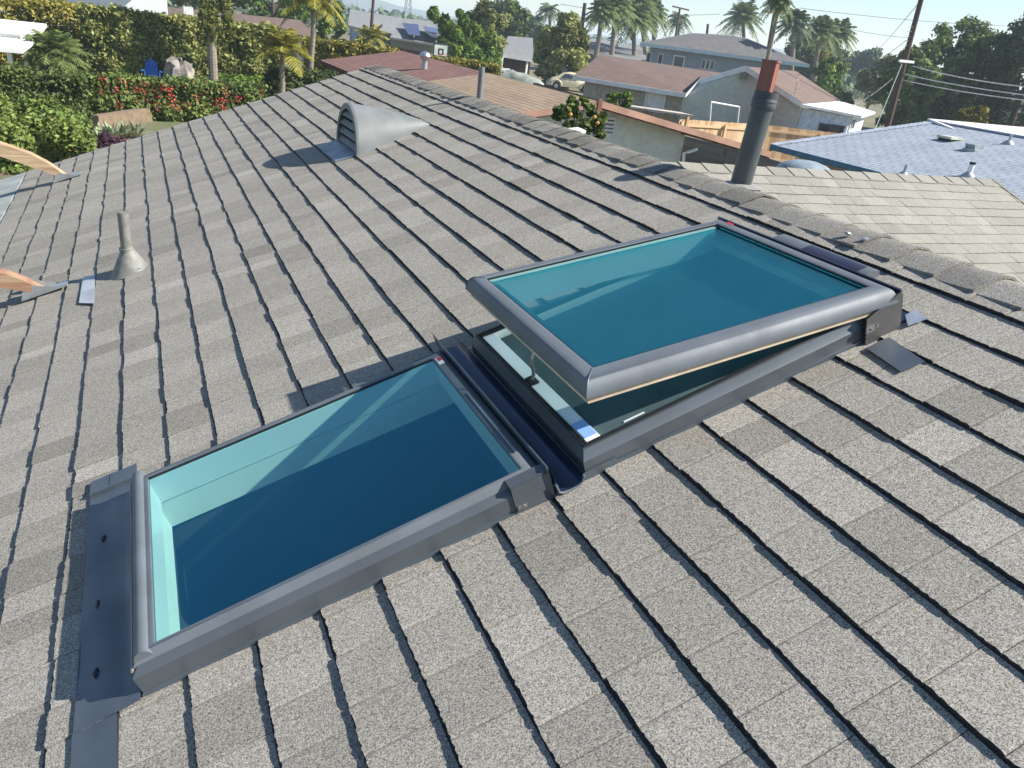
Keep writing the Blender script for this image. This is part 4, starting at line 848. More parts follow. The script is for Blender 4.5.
# two-storey house
M_SLT=shinglemat('slate_grey_shingles',(.15,.145,.14),(.115,.11,.11),.3,.8,mortar=(.08,.08,.08)); M_BLW=mat('blue_grey_siding',(.22,.26,.31),.85,var=.05)
t=Thing('house','two storey blue grey house with dark hipped roof beyond the brown roof','house',(70,85,GZ))
EL=A(640,43.5,80);ER=A(810,63.5,70); HL=A(692,33,90); HM=A(727,35,86); HR=A(746,38,80)
zE=(EL[2]+ER[2])/2; EL[2]=ER[2]=zE
t.part('roof',roofg([[EL,ER,HR,HM,HL]],.25),M_SLT,sharp=None)
g=G(); bargeb(g,EL,ER,.34,.1); t.part('fascia',g,mat('pale_blue_fascia',(.42,.55,.62),.6),sharp=None)
inw=np.array([.3,.8]); wl_a,wl_b=EL[:2]+inw+np.array([1.2,-.8]),ER[:2]+inw+np.array([-1.5,1.0]); g=G(); wallq(g,wl_a,wl_b,zE-.3,zE-.3); t.part('wall',g,M_BLW,sharp=None)
LW=np.linalg.norm(wl_b-wl_a); dirw=(wl_b-wl_a)/LW
def s_of(x,y=55):   # distance along the wall of a picture column
    d=ray(x,y); M2=np.array([[dirw[0],-d[0]],[dirw[1],-d[1]]]); return np.linalg.solve(M2,CAM[:2]-wl_a)[0]
for x,w_,h_ in ((647,.45,1.15),(659,.45,1.15),(675,1.1,1.25),(703.5,.38,.9),(708,.38,.9),(712.5,.38,.9)):
    window(t,wl_a,wl_b,s_of(x),zE-.95-h_,w_,h_,M_PANE,M_WT,False)
# wooden fence in new boards, block wall, lattice shade frame
M_FNC=tonemat('new_fence_boards',(.42,.26,.13),(.66,.47,.29),rough=.8,patch=.5,pscale=6)
def fence(name,label,P,h,m,bw=.14,seed=1,post=2.4,base=GZ,rails=True,cat='fence'):
    q=random.Random(seed); t=Thing(name,label,cat,(P[0][0],P[0][1],base)); g=G(); gr_=G(); gps=[]
    for (a,b) in zip(P,P[1:]):
        a=np.array(a,float)[:2];b=np.array(b,float)[:2]; L=np.linalg.norm(b-a); e=(b-a)/L; nrm=np.array([-e[1],e[0]]); n=int(L/bw)
        if np.dot(nrm,a-CAM[:2])<0: nrm=-nrm
        for k in range(n):
            p=a+e*k*bw; g.obox((p[0],p[1],base+.03),(e[0]*bw*.95,e[1]*bw*.95,0),(nrm[0]*.02,nrm[1]*.02,0),(0,0,h+q.uniform(-.012,.012)),q.uniform(.1,1))
        for z in (.35,h-.22):
            gr_.obox((a[0]-nrm[0]*.045,a[1]-nrm[1]*.045,base+z),(e[0]*L,e[1]*L,0),(nrm[0]*.042,nrm[1]*.042,0),(0,0,.09),.8)
        for k in range(int(L/post)+1):
            p=a+e*min(L,k*post); gp_=G(); gps.append(gp_); gp_.obox((p[0]-nrm[0]*.15,p[1]-nrm[1]*.15,base),(e[0]*.1,e[1]*.1,0),(nrm[0]*.1,nrm[1]*.1,0),(0,0,h-.05),.9)
    t.part('boards',g,m,sharp=None); 
    if rails: t.part('rails',gr_,m,sharp=None); [t.part('post',gp_,m,sharp=None) for gp_ in gps]
    return t
fence('wood_fence','new pale wooden board fence in front of the stucco gable house',[A(680,118,24.6),A(768,122,25.2),A(862,133,24.0)],1.72,M_FNC,seed=3)
M_BLKW,_nt,_b=newmat('concrete_block_wall'); br=nd(_nt,'ShaderNodeTexBrick'); mp=nd(_nt,'ShaderNodeMapping'); tc=nd(_nt,'ShaderNodeTexCoord'); mp.inputs['Rotation'].default_value=(R(90),0,0); _nt.links.new(tc.outputs['Object'],mp.inputs[0]); _nt.links.new(mp.outputs[0],br.inputs['Vector'])
br.inputs['Color1'].default_value=(.24,.21,.17,1); br.inputs['Color2'].default_value=(.19,.17,.14,1); br.inputs['Mortar'].default_value=(.14,.12,.10,1); br.inputs['Scale'].default_value=1; br.inputs['Row Height'].default_value=.2; br.inputs['Brick Width'].default_value=.4; br.inputs['Mortar Size'].default_value=.008
_nt.links.new(br.outputs[0],_b.inputs['Base Color']); _b.inputs['Roughness'].default_value=.95
g=G(); pts=[atz(665,131,-1.2),atz(738,149,-1.2),atz(784,163,-1.2),atz(840,184,-1.2)]
for a,b in zip(pts,pts[1:]): wallq(g,a[:2],b[:2],-1.2,-1.2,th=.18)
solo('block_wall','brown concrete block garden wall below the new wooden fence','wall',g,M_BLKW,(pts[0][0],pts[0][1],GZ))
# lattice shade structure left of the new fence
t=Thing('lattice_screen','weathered lattice screen with pale top board between the tan roof and the new fence','screen',(*A(655,118,23)[:2],GZ))
la,lb=A(628,110,24.5),A(688,122,23.2); zt=A(655,110,23.8)[2]; e=(lb-la); L=np.linalg.norm(e[:2]); e=e/L; e[2]=0
g=G(); 
for k in range(int(L/.12)+8):
    for sg in (1,-1):
        p0=la+e*(k*.12-.5); z0,z1=zt-.75,zt-.05
        a=p0[:2]+e[:2]*0; b=p0[:2]+e[:2]*.5*sg
        s0=np.dot(a-la[:2],e[:2]); s1=np.dot(b-la[:2],e[:2])
        if min(s0,s1)<0 or max(s0,s1)>L: continue
        g.tube([(a[0],a[1],z0),(b[0],b[1],z1)],.012,4)
t.part('lattice',g,mat('old_lattice_wood',(.28,.20,.15),.9),sharp=None)
g=G(); g.obox((la[0],la[1]-.3,zt-.05),e*L,(0,.9,.0),(0,0,.06)); t.part('top_board',g,mat('pale_worn_board',(.50,.44,.38),.8),sharp=None)
for k in range(4): p=la+e*L*k/3; g=G(); g.box((p[0]-.05,p[1]+.02,GZ),(p[0]+.05,p[1]+.12,zt-.051)); t.part('post',g,M_FNC,sharp=None)
g=G(); a=A(596,88,30);b=A(550,88,34); 
fence('old_fence','old dark brown fence behind the tan roof under the weeping tree',[A(533,86,36),A(598,97,29)],A(565,91,32.5)[2]-GZ,mat('old_dark_fence_wood',(.10,.075,.06),.9),seed=8,rails=False)
# far houses
def farhouse(label,ewalls,roofpoly,mr,mw,Yc,extra=None):
    t=Thing('house',label,'house',(*A(*Yc)[:2],GZ)); t.part('roof',roofg(roofpoly,.2),mr,sharp=None); g=G()
    for (a,b) in ewalls: wallq(g,a[:2],b[:2],a[2]-.15,b[2]-.15)
    t.part('wall',g,mw,sharp=None); return t
M_GRR=shinglemat('grey_shingles',(.22,.23,.23),(.19,.20,.20),.3,.6,mortar=(.13,.13,.13)); M_LBW=mat('light_blue_wall',(.36,.44,.50),.9)
t=farhouse('grey shingle roofed blue walled house far behind the red fence',[(A(352,24,108),A(360,30,100)),(A(350,23,110),A(402,34,104))],[[A(348,25,100),A(404,38,100),A(402,18,115),A(350,9,115)]],M_GRR,M_LBW,(375,25,105))
window(t,A(350,23,110)[:2],A(402,34,104)[:2],2.0,-1.6,1.5,1.6,M_PANE,M_WT,False)
t=farhouse('grey roofed house with two rows of solar panels, far left of centre',[(A(392,38,90),A(445,44,90))],[[A(390,37,88),A(446,46,88),A(440,22,100),A(402,18,100)]],M_GRR,mat('green_grey_wall',(.30,.33,.30),.9),(420,35,90))
M_PV=mat('blue_solar_panel',(.05,.06,.13),.25,spec=.7)
for (x0,y0,x1,y1,x2,y2,x3,y3) in ((407,36.5,419,38,417,26.5,401,25),(424,33,440,36,441,31,422,28),(430,39,440,40,438,37,424,34)):
    P=[A(x0,y0,88.2),A(x1,y1,88.2),A(x2,y2,93.5),A(x3,y3,93.5)]; P=[p+np.array([0,-.4,.25]) for p in P]; g=G(); g.slab(P,.06); t.part('solar_panel_row',g,M_PV,sharp=None)
t=farhouse('grey roofed house with dark brown wall between two round trees',[(A(503,54,76),A(531,58,75))],[[A(500,53.5,75),A(533,59,74),A(533,38,84),A(508,36,84)]],M_GRR,mat('dark_brown_wall',(.07,.04,.03),.9),(515,55,76))
for x,y in ((502.5,56),(527.5,59)): p=A(x,y,74.6); g=G(); g.box((p[0]-.09,p[1]-.09,GZ),(p[0]+.09,p[1]+.09,p[2])); t.part('porch_post',g,M_WT,sharp=None)
g=G(); bargeb(g,A(500,53.5,74.8),A(533,59,73.8),.3); t.part('fascia',g,M_WT,sharp=None)
t=farhouse('long low grey roofed house far away beneath the palm cluster',[(A(585,52,95),A(650,60,90))],[[A(580,52,90),A(650,62,88),A(640,46,110),A(590,38,110)]],M_GRR,mat('grey_wall_far',(.3,.3,.3),.9),(610,50,92))
# left: white stucco building, brown roofs
t=Thing('house','bright white stucco building behind the tall hedge, top left corner','house',(*A(80,10,55)[:2],GZ))
wa,wb=A(-60,0,55),A(167,0,55); g=G(); wallq(g,wa[:2],wb[:2],2.4,2.4,th=6); t.part('wall',g,mat('white_wall_stucco',(.70,.74,.76),.9,var=.04),sharp=None)
g=G(); g.slab([(wb[0]-4.2,53.2,2.6),(wb[0]+.3,53.2,2.6),(wb[0]+.3,61,2.6),(wb[0]-4.2,61,2.6)],.2); g.slab([(wb[0]-6.5,54.1,2.9),(wa[0],54.1,2.9),(wa[0],61,3.3),(wb[0]-6.5,61,3.3)],.2); t.part('roof',g,M_WT,sharp=None)
window(t,wa[:2],wb[:2],4.3,-.5,1.1,2.2,M_PANE,mat('dark_blue_frame',(.03,.04,.10),.5),False)
t=farhouse('brown shingle roofed house behind the tall palm trunk',[(A(168,23,68),A(330,48,60))],[[A(160,30,64),A(330,50,60),A(300,20,74),A(168,7,78)]],M_BRN,M_CREAM,(240,25,66))
p=A(188,13,71)+np.array([0,-.5,.3]); g=G(); g.box((p[0]-.35,p[1]-.3,p[2]-.7),(p[0]+.35,p[1]+.3,p[2]+.15)); t.part('roof_box',g,M_WT,sharp=None)
# white patio cover far left
t=Thing('patio_cover','white slatted patio cover at the left edge behind the dark hedge','pergola',(*A(10,50,36)[:2],GZ))
g=G(); P=[A(-30,48,34.5),A(22,51,34.5),A(28,37,37.5),A(-30,32,37.5)]; z=np.mean([p[2] for p in P]); g.slab([(P[0][0],34.5,z-.1),(P[1][0],34.5,z-.1),(P[2][0]+.2,38,z+.05),(P[3][0],38,z+.05)],.12); t.part('lower_roof',g,M_WT,sharp=None)
g=G(); c=A(8,28,38.5); g.slab([(c[0]-2.5,38.3,c[2]-.2),(c[0]+1.0,38.3,c[2]-.2),(c[0]+1.2,40.5,c[2]+.2),(c[0]-2.5,40.5,c[2]+.2)],.12); t.part('upper_roof',g,M_WT,sharp=None)
for x,Yp in ((10,34.8),(26,37.8),(-22,34.8)):
    p=A(x,60,Yp); g=G(); g.box((p[0]-.07,Yp-.07,GZ),(p[0]+.07,Yp+.07,z-.12 if Yp<36 else c[2]-.2)); t.part('post',g,M_WT,sharp=None)
# ================================================================ garden, left
gz=lambda x,y:atz(x,y,GZ)
hedge('tall_hedge','tall dense ivy green hedge behind the blue garden chair and pale rock',(-1.8,40.5),(6.4,40.2),1.2,2.75,'olive',21,42000,.12,clsz=.42,tone=.5)
hedge('flowering_hedge','yellow blossoming hedge at the top left below the white building',(-8.6,42.6),(-.9,42.2),1.2,2.7,'yellow',22,17000,.12,clsz=.4,tone=.4)
hedge('dark_hedge','dark low clipped hedge at the left edge in front of the fan palm',(-5.2,26.8),(-1.35,27.2),1.3,1.3,'dark',23,20000,.08,clsz=.34,tone=.62)
hedge('flower_hedge','green hedge covered with red blossoms across the garden',(-1.4,27.9),(4.0,29.6),1.0,1.22,'mid',24,19000,.09,clsz=.33,tone=.40,extra=[('blossoms','red',64,1.2,18)])
hedge('shrub','bright green shrub with small orange flowers beside the pale beam',(-2.9,20.2),(-1.1,20.7),1.7,1.15,'mid',25,15000,.07,clsz=.45,tone=.62,irr=.5,cat='shrub',extra=[('flowers','orange',22,.6,8)])
hedge('shrub','low green shrub with reddish flower tips near the slim ringed palm',(3.5,37.5),(6.2,37),.9,.75,'bright',26,3500,.09,clsz=.28,tone=.35,cat='shrub',extra=[('flowers','orange',14,.9,7)])
hedge('dark_undergrowth','dark leafy shrub under the two slender feather palms',(4.9,33.4),(8.8,34.2),1.2,1.5,'dark',27,6500,.11,clsz=.38,tone=.3,cat='shrub')
hedge('yellow_hedge','yellow green hedge line behind the maroon roof',A(306,50,46)[:2],A(396,56,44)[:2],1.0,A(340,44,45)[2]-GZ,'yellow',28,16000,.12,clsz=.4,tone=.35)
hedge('yellow_shrub','yellow green bush below the basketball hoop behind the tan roof',A(432,62,42)[:2],A(498,74,40)[:2],1.0,A(465,62,41)[2]-GZ,'yellow',29,12000,.11,clsz=.4,tone=.3,cat='shrub')
g=G(); P=[gz(100,131),gz(170,118),gz(262,100)]
for a,b in zip(P,P[1:]): wallq(g,a[:2],b[:2],GZ+.42,GZ+.42,th=.2)
solo('garden_wall','low brown garden wall beneath the red flowering hedge','wall',g,mat('brown_block',(.20,.15,.10),.95),(P[0][0],P[0][1],GZ))
g=G(); p=[(-6,17.5),(2.6,21.5),(4.5,26),(-6,24)]; g.add([(a,b,GZ+.004) for a,b in p],[(0,1,2,3)]); struct('planting_bed',g,mat('garden_soil',(.24,.16,.11),.95,col2=(.15,.10,.07),scale=3,bump=.5,bscale=12))
def spiky(name,label,p,n,L,w,kind,seed,cat='plant'):
    q=random.Random(seed); g=G()
    for k in range(n):
        a=q.uniform(0,6.28); e=q.uniform(.5,1.35); d=np.array([math.cos(a)*math.cos(e),math.sin(a)*math.cos(e),math.sin(e)]); s=np.array([-math.sin(a),math.cos(a),0])*w; P0=np.array(p); l=L*q.uniform(.6,1.1); m=P0+d*l*.55; tip=P0+d*l+np.array([0,0,-.12*l])
        g.add([P0-s*.5,P0+s*.5,m+s,tip,m-s],[(0,1,2,4),(4,2,3)],q.uniform(.2,1))
    return solo(name,label,cat,g,LM[kind],p,sharp=None)
for k,(x,y,l) in enumerate(((100,138,'leftmost pale agave plant on the bare soil behind the roof edge'),(112,137,'pale agave plant in the middle of the soil bed behind the roof edge'),(124,136,'tall pale agave plant beneath the red blossoms'),(137,135,'pale agave plant closest to the roof rake, at the right end of the bed'))):
    p=gz(x,y+3); spiky('agave',l,(p[0],p[1],GZ),34,.62,.05,'agave',40+k)
p=gz(108,147); g=G(); leaves(g,clumps_in((p[0],p[1],GZ+.14),(.42,.3,.12),12,.14,3),1200,.05,5); solo('purple_ground_plant','low mound of purple foliage on the soil beside the agaves','plant',g,LM['purple'],(p[0],p[1],GZ),sharp=None)
# fan palm bush
t=Thing('fan_palm','wide trunkless palm with arching green fronds beside the white patio cover','palm tree',(*gz(55,73)[:2],GZ)); c=A(52,52,38); g=G(); q=random.Random(6)
for k in range(46):
    a=k*2.39996; e=-.5+1.7*((k+.5)/46)**.9; frondgeo(g,c,(math.cos(a)*math.cos(e),math.sin(a)*math.cos(e),math.sin(e)),1.45*q.uniform(.85,1.1),.35,16,.065,.42,.3+.4*q.random(),q)
t.part('crown',g,LM['palm'],sharp=None); g=G(); g.tube([(c[0],c[1],GZ),c],[.3,.22],10); t.part('trunk',g,M_BARK)
# adirondack chair
p=gz(153,84); t=Thing('garden_chair','bright blue slatted garden chair in front of the tall green hedge','chair',(p[0],p[1],GZ)); MB_=mat('blue_painted_wood',(.04,.16,.55),.5)
def ch3(q_): return (p[0]+q_[0],p[1]+q_[1],GZ+q_[2])
g=G()
for k in range(5): x=-.25+.1*k+.005; hh=1.0-.09*abs(k-2); g.obox(ch3((x,.12,.30)),(.09,0,0),(0,.02,0),(0,.28,hh-.25))
t.part('backrest',g,MB_,sharp=None); g=G()
for k in range(5): g.obox(ch3((-.25,-.35+.1*k,.38-.03*k)),(.5,0,0),(0,.09,-.02),(0,0,.02))
t.part('seat',g,MB_,sharp=None)
for s in (-1,1):
    g=G(); g.box(ch3((s*.36-.07,-.42,.55)),ch3((s*.36+.07,.28,.575))); t.part('armrest',g,MB_,sharp=None)
    g=G(); g.box(ch3((s*.30-.02,-.40,0)),ch3((s*.30+.02,-.30,.55))); t.part('leg',g,MB_,sharp=None)
    g=G(); g.obox(ch3((s*.28-.02,-.32,.34)),(.04,0,0),(0,.75,-.34),(0,0,.09)); t.part('leg',g,MB_,sharp=None)
p=gz(181,90); g=G(); g.blob((p[0],p[1],GZ+.42),(.70,.5,.80),16,.24,8); solo('garden_rock','large pale rough rock standing beside the blue chair','rock',g,mat('pale_rough_stone',(.36,.32,.27),.95,col2=(.14,.13,.12),scale=2.5,bump=.8,bscale=6),(p[0],p[1],GZ),sharp=25)
p=gz(196,88); g=G(); g.blob((p[0],p[1],GZ+.2),(.25,.2,.28),10,.2,9); solo('small_rock','small pinkish stone between the large rock and the grey palm trunk','rock',g,mat('pinkish_stone',(.45,.33,.28),.95,scale=4,bump=.6,bscale=8),(p[0],p[1],GZ),sharp=25)
p=gz(71,86); g=G(); g.lathe((p[0],p[1],GZ+.25),[(0,-.25),(.2,-.2),(.27,.02),(.28,.16),(.22,.18),(0,.16)],16); solo('yellow_bucket','yellow rounded tub standing behind the dark hedge','bucket',g,mat('yellow_plastic',(.75,.55,.03),.5),(p[0],p[1],GZ))
P=[gz(60,80),gz(140,87)]; g=G(); g.obox((P[0][0],P[0][1]-.1,GZ),(P[1][0]-P[0][0],P[1][1]-P[0][1],0),(0,.35,0),(0,0,.28)); solo('stone_ledge','long pale stone garden ledge running below the tall hedge','ledge',g,mat('pale_ledge_stone',(.42,.38,.33),.9,scale=3,bump=.5,bscale=9),(P[0][0],P[0][1],GZ))
# palms left
palm('palm_tree','tall palm with smooth ringed grey trunk and hanging dry fronds, left of the ridge',(213,88),(212,-66),38.5,.165,24,12,'palm',2,droop=.75,dead=0,nl=22,lw=1.5)
t_=bpy.data.objects[-1] if False else None
c=A(206,28,38.3); g=G(); q=random.Random(8)
TP=[o for o in bpy.data.objects if o.name=='palm_tree'][0]
class _T: pass
tp2=Thing('x','x','x',np.array(TP.location),empty=False); tp2.ob=TP
for (sx,sy,ex_,ey,n_) in ((212,-50,203,28,30),(214,-50,230,26,26),(212,-48,213,34,26)):
    a=A(sx,sy,38.4); b=A(ex_,ey,38.2)
    for k in range(n_):
        s=k/n_; pp=a+(b-a)*s; leaves(g,[(pp[0],pp[1],pp[2],.24*(1-.3*s),.2,.42,.45+.2*math.sin(k))],42,.11,k+int(sx),elong=4)
tp2.part('hanging_fronds',g,LM['olive'],sharp=None)
palm('feather_palm','shorter feather palm with bent golden fronds left of the maroon roof',(281,92),(284,52),32,.10,36,17,'palmy',5,droop=.5,nl=24,lw=1.4,el=(.0,1.4),ll=.36)
palm('feather_palm','slim feather palm with tall pale ringed trunk beside the conifers',(311,84),(313,-2),34,.10,36,19,'palmy',9,droop=.6,nl=24,lw=1.4,ll=.34)
palm('small_palm','short bushy golden palm in front of the red brown fence',(371,57),(372,36),62,.14,20,22,'palmy',12,droop=.45,nl=13,lw=1.1,ll=.35)
tree('conifer','bright green upright conifer next to the slim palm trunk',(316,-6,336,56),62,'bright',31,2600,shape='cone',clumps=30,csz=.36,tone=.25)
tree('conifer','narrow deep green conifer left of the blue walled house',(330,4,348,50),64,'mid',32,2200,shape='cone',clumps=26,csz=.38,tone=.4)
tree('broad_tree','broad dark tree behind the brown roof at the top left',(225,-16,320,22),84,'bright',33,4200,clumps=34,tone=.22)
tree('broad_tree','dark green treetop directly behind the tall ringed palm',(166,-22,232,12),84,'mid',34,2600,clumps=24,tone=.3)
fence('red_fence','reddish brown plank fence below the solar panel house',[A(378,42,66),A(405,47,62),A(428,52,58)],1.75,mat('red_brown_fence_wood',(.13,.06,.05),.9),seed=5,rails=False)
tree('shrub','dark round shrub behind the red brown fence',(352,36,392,58),68,'dark',35,1500,clumps=16,cat='shrub',tone=.45)
# junipers and trees behind the tan roof
def juniper(label,base,tips,Y,seed,kind='bright'):
    b,mpp=at(base[0],base[1],Y); b=np.array([b[0],b[1],GZ]); t=Thing('juniper_tree',label,'tree',b); g=G(); gt=G(); q=random.Random(seed)
    for (x,y,w) in tips:
        e=A(x,y,Y+q.uniform(-1,1)); s=b+np.array([0,0,.8]); gt.tube([b,(s+e)/2,e],[.12,.08,.03],6)
        for k in range(14):
            f=.18+.82*k/13; p=s+(e-s)*f; r=w*mpp*(1.15-.8*f)+.1; leaves(g,[(p[0]+q.uniform(-.3,.3),p[1]+q.uniform(-.3,.3),p[2],r*.85,r*.85,r*.8,q.uniform(.0,.55))],260,2.1*mpp,seed*50+k+int(x),elong=2.2)
    t.part('crown',g,LM[kind],sharp=None); t.part('trunk',gt,M_BARK); return t
juniper('twisted bright green juniper with slanting flame shaped boughs behind the tan roof',(488,84),((430,10,9),(441,18,9),(452,30,9),(462,14,8),(474,26,9),(490,36,8),(440,40,8),(470,48,10),(452,50,8),(495,52,8)),58,3,'bright')
tree('round_tree','olive brown rounded tree behind the twisted juniper',(455,3,511,78),72,'olive',36,11000,clumps=44,csz=.26,tone=.42)
tree('dark_tree','tall dark green tree behind the small brown walled house',(486,-1,534,44),105,'mid',37,6500,clumps=34,tone=.3)
tree('weeping_tree','large rounded olive green weeping tree in front of the grey roofs',(531,16,592,92),62,'olive',38,17000,clumps=90,csz=.19,tone=.5)
tree('hazy_tree','grey green tree between the dark tree and the weeping tree',(520,14,556,44),130,'blue',39,1800,clumps=20)
palm('palm_tree','hazy feather palm rising above the weeping tree',(551,40),(549,11),125,.28,18,22,'blue',14,nl=12,droop=.7,lw=1.0)
pg='palms clustered above the far grey roofs'
for k,(bx,by,cx_,cy,L,lab) in enumerate(((598,42,602,13,22,'leftmost palm of the cluster left of the two storey house'),(612,48,616,8,26,'palm with leaning trunk, second from left in the cluster above the grey roofs'),(634,56,634,20,26,'low shaggy palm with hanging skirt in the cluster beside the two storey house'),(645,48,640,4,24,'tall palm top at the centre of the cluster above the grey roofs'),(655,50,652,14,22,'rightmost palm of the cluster, just left of the two storey roof'))):
    palm('palm_tree',lab,(bx,by),(cx_,cy),88+3*k,.30,L*1.02,44,'palm',60+k,group=None,nl=14,droop=.55,lw=1.5,el=(-.5,1.35),dead=5 if k in(2,) else 0)
palm('palm_tree','palm behind the utility pole left of the two storey ridge',(678,40),(679,20),125,.25,18,34,'blue',71,nl=11,droop=.7,lw=1.0)
palm('palm_tree','shaggy palm over the two storey roof, left of the tall leaning palm',(744,52),(743,19),100,.30,25,44,'palm',72,nl=14,droop=.5,el=(-.5,1.35),lw=1.1)
palm('palm_tree','very tall leaning palm rising in front of the two storey house',(765,68),(780,2),45,.15,20,44,'palm',73,nl=14,droop=.7,lw=1.3,el=(-.6,1.3),bulge=1.5)
for k,(bx,by,cx_,cy,L,lab) in enumerate(((792,60,795,24,22,'palm with arching fronds just right of the tall leaning palm'),(814,78,820,32,22,'middle palm of the right group behind the brown roof'),(832,84,838,34,22,'palm at the right end of the group, with one frond reaching right'))):
    palm('palm_tree',lab,(bx,by),(cx_,cy),76+3*k,.28,L*1.05,46,'blue' if k==0 else 'palm',80+k,nl=14,droop=.5,lw=1.5,el=(-.5,1.35))
tree('broad_tree','dark dense tree mass under the right palm group',(772,30,845,96),90,'mid',41,7500,clumps=50,tone=.35,csz=.26)
tree('shrub','sunlit green bush right of the brown roof end',(806,52,846,100),60,'bright',42,2800,clumps=24,cat='shrub',tone=.28)
hedge('hedge','small trimmed green hedge beyond the brown roof on the right',A(818,85,44)[:2],A(840,92,43)[:2],1.0,2.2,'bright',43,2500,.12,clsz=.4,tone=.35)
tree('yellow_tree','small tree with orange yellow blossom among the right palms',(818,52,832,66),70,'yellow',44,700,clumps=14,csz=.25)
tree('hazy_tree','hazy grey green tree beyond the gap left of the utility pole',(846,46,882,86),120,'blue',45,3800,clumps=26,tone=.5)
tree('olive_tree','olive green tree left of the leaning utility pole',(855,56,896,104),70,'olive',46,4200,clumps=24,tone=.25)
tree('bush','rounded yellow green bush in the gap behind the white annex',(832,90,856,108),50,'olive',47,900,clumps=12,cat='shrub')
tree('large_tree','large dark leafy tree directly behind the utility pole',(876,46,940,140),44,'mid',48,19000,clumps=90,csz=.22,tone=.55)
tree('large_tree','tall dark tree with sunlit top between the pole and the right edge',(902,22,985,140),46,'mid',49,26000,clumps=140,csz=.17,tone=.5,lsz=2.3)
tree('large_tree','dark tree with pale sunlit leaves near the right edge',(948,26,1022,140),44,'mid',50,22000,clumps=130,csz=.17,tone=.55,lsz=2.3)
tree('tall_conifer','very dark tall conifer at the far right edge',(980,2,1080,150),40,'dark',51,20000,clumps=120,csz=.18,tone=.3,lsz=2.3)
tree('shrub','small shrub with yellow leaves just above the blue grey roof',(956,104,990,128),27,'yellow',52,1500,clumps=30,csz=.16,cat='shrub',tone=.2)
# orange tree near the cream wall
ot=tree('orange_tree','small citrus tree with orange fruit in front of the cream gable wall',(546,97,608,150),10.2,'mid',53,2600,clumps=95,csz=.12,lsz=4.4,tone=.35,trunk_r=.05)
OT=Thing('x','','',(0,0,0),empty=False); OT.ob=ot.ob; OT.o=ot.o
for (x,y) in ((570.5,114.5),(594.5,117),(597.5,123)):
    g=G(); c=A(x,y,9.55); g.blob(c,(.027,.027,.026),12,.02,3); OT.part('orange_fruit',g,mat('orange_peel_%d'%x,(.62,.30,.03),.5))
g=G(); c=A(577,131,9.0); g.lathe(c,[(.0,-.9),(.05,-.9),(.05,-.03),(.12,-.01),(.12,.02),(0,.05)],16); solo('capped_vent_pipe','small white capped pipe in front of the citrus tree','vent pipe',g,M_WT,(c[0],c[1],c[2]-.9))  # capped white vent pipe before the citrus tree; gives no light
# small leafy shrub by the lattice
tree('shrub','bright green shrub growing left of the lattice screen',(603,91,636,112),22.5,'bright',54,1500,clumps=20,csz=.3,lsz=2.4,cat='shrub',tone=.3)
# backyard odds and ends
p=A(441,50,44.5); t=Thing('basketball_hoop','basketball hoop with white framed glass backboard behind the maroon roof','basketball hoop',(p[0],p[1],GZ)); mp_=44.5/FPX*1.0
_,mpp=at(441,50,44.5); w=17*mpp/2; h=13*mpp/2
g=G(); g.box((p[0]-w,p[1]-.03,p[2]-h),(p[0]+w,p[1]+.01,p[2]+h)); t.part('backboard',g,mat('pale_acrylic_board',(.5,.55,.5),.3),sharp=None)
g=G()
for (a,b,c_,d_) in ((-w,-h,w,-h+.07),(-w,h-.07,w,h),(-w,-h,-w+.07,h),(w-.07,-h,w,h),(-w*.3,-h*.6,w*.3,-h*.5),(-w*.3,h*.1,w*.3,h*.2),(-w*.3,-h*.6,-w*.22,h*.2),(w*.22,-h*.6,w*.3,h*.2)): g.box((p[0]+a,p[1]-.06,p[2]+b),(p[0]+c_,p[1]-.031,p[2]+d_))
t.part('board_frame',g,M_BLK,sharp=None); g=G(); g.tube([(p[0],p[1]+.15,GZ),(p[0],p[1]+.1,p[2])],.06,8); t.part('pole',g,M_BLK)
g=G(); rr=.22; ring=[(p[0]+rr*math.cos(a),p[1]-.3+rr*math.sin(a),p[2]-h*.6) for a in [2*math.pi*k/16 for k in range(17)]]; g.tube(ring,.012,6); t.part('rim',g,M_RED)
# covered boat
pc,mpp=at(512,78,46); t=Thing('covered_boat','boat under a grey green tarpaulin behind the tan roof','boat',(pc[0],pc[1],GZ)); g=G(); vs=[];n=14;m_=10
for i in range(n+1):
    s=i/n; u=-2.1+4.2*s; wd=1.0*math.sin(math.pi*min(.98,.18+.8*s))**.6; hh=1.0+.55*math.sin(math.pi*(s*.9+.05))+.05*math.sin(i*2.1)
    for k in range(m_+1): a=math.pi*k/m_; vs.append((pc[0]+u*.8,pc[1]+u*-.55+wd*math.cos(a),GZ+.25+hh*math.sin(a)**.6+.03*math.sin(k*3+i)))
g.add(vs,[(i*(m_+1)+k,i*(m_+1)+k+1,(i+1)*(m_+1)+k+1,(i+1)*(m_+1)+k) for i in range(n) for k in range(m_)]+[tuple(range(m_+1)),tuple(range(n*(m_+1),(n+1)*(m_+1)))]); t.part('tarpaulin',g,mat('grey_green_tarp',(.13,.17,.15),.7,col2=(.30,.32,.28),scale=2,bump=.6,bscale=4),sharp=60)
g=G(); g.box((pc[0]-1.3,pc[1]-.6,GZ),(pc[0]+1.3,pc[1]+.6,GZ+.3)); t.part('trailer',g,M_BLK,sharp=None)
fence('picket_fence','short white picket fence beyond the covered boat',[A(497,66,60),A(512,68,60)],1.2,M_WT,.3,seed=4,rails=False)
p=gz(533,89); p=A(533,84,50); g=G(); g.blob((p[0],p[1],GZ+.55),(.5,.5,.55),12,.05,3); solo('pink_ball','large pink ball lying beside the covered boat','ball',g,mat('pink_plastic',(.75,.15,.22),.5),(p[0],p[1],GZ),sharp=60)
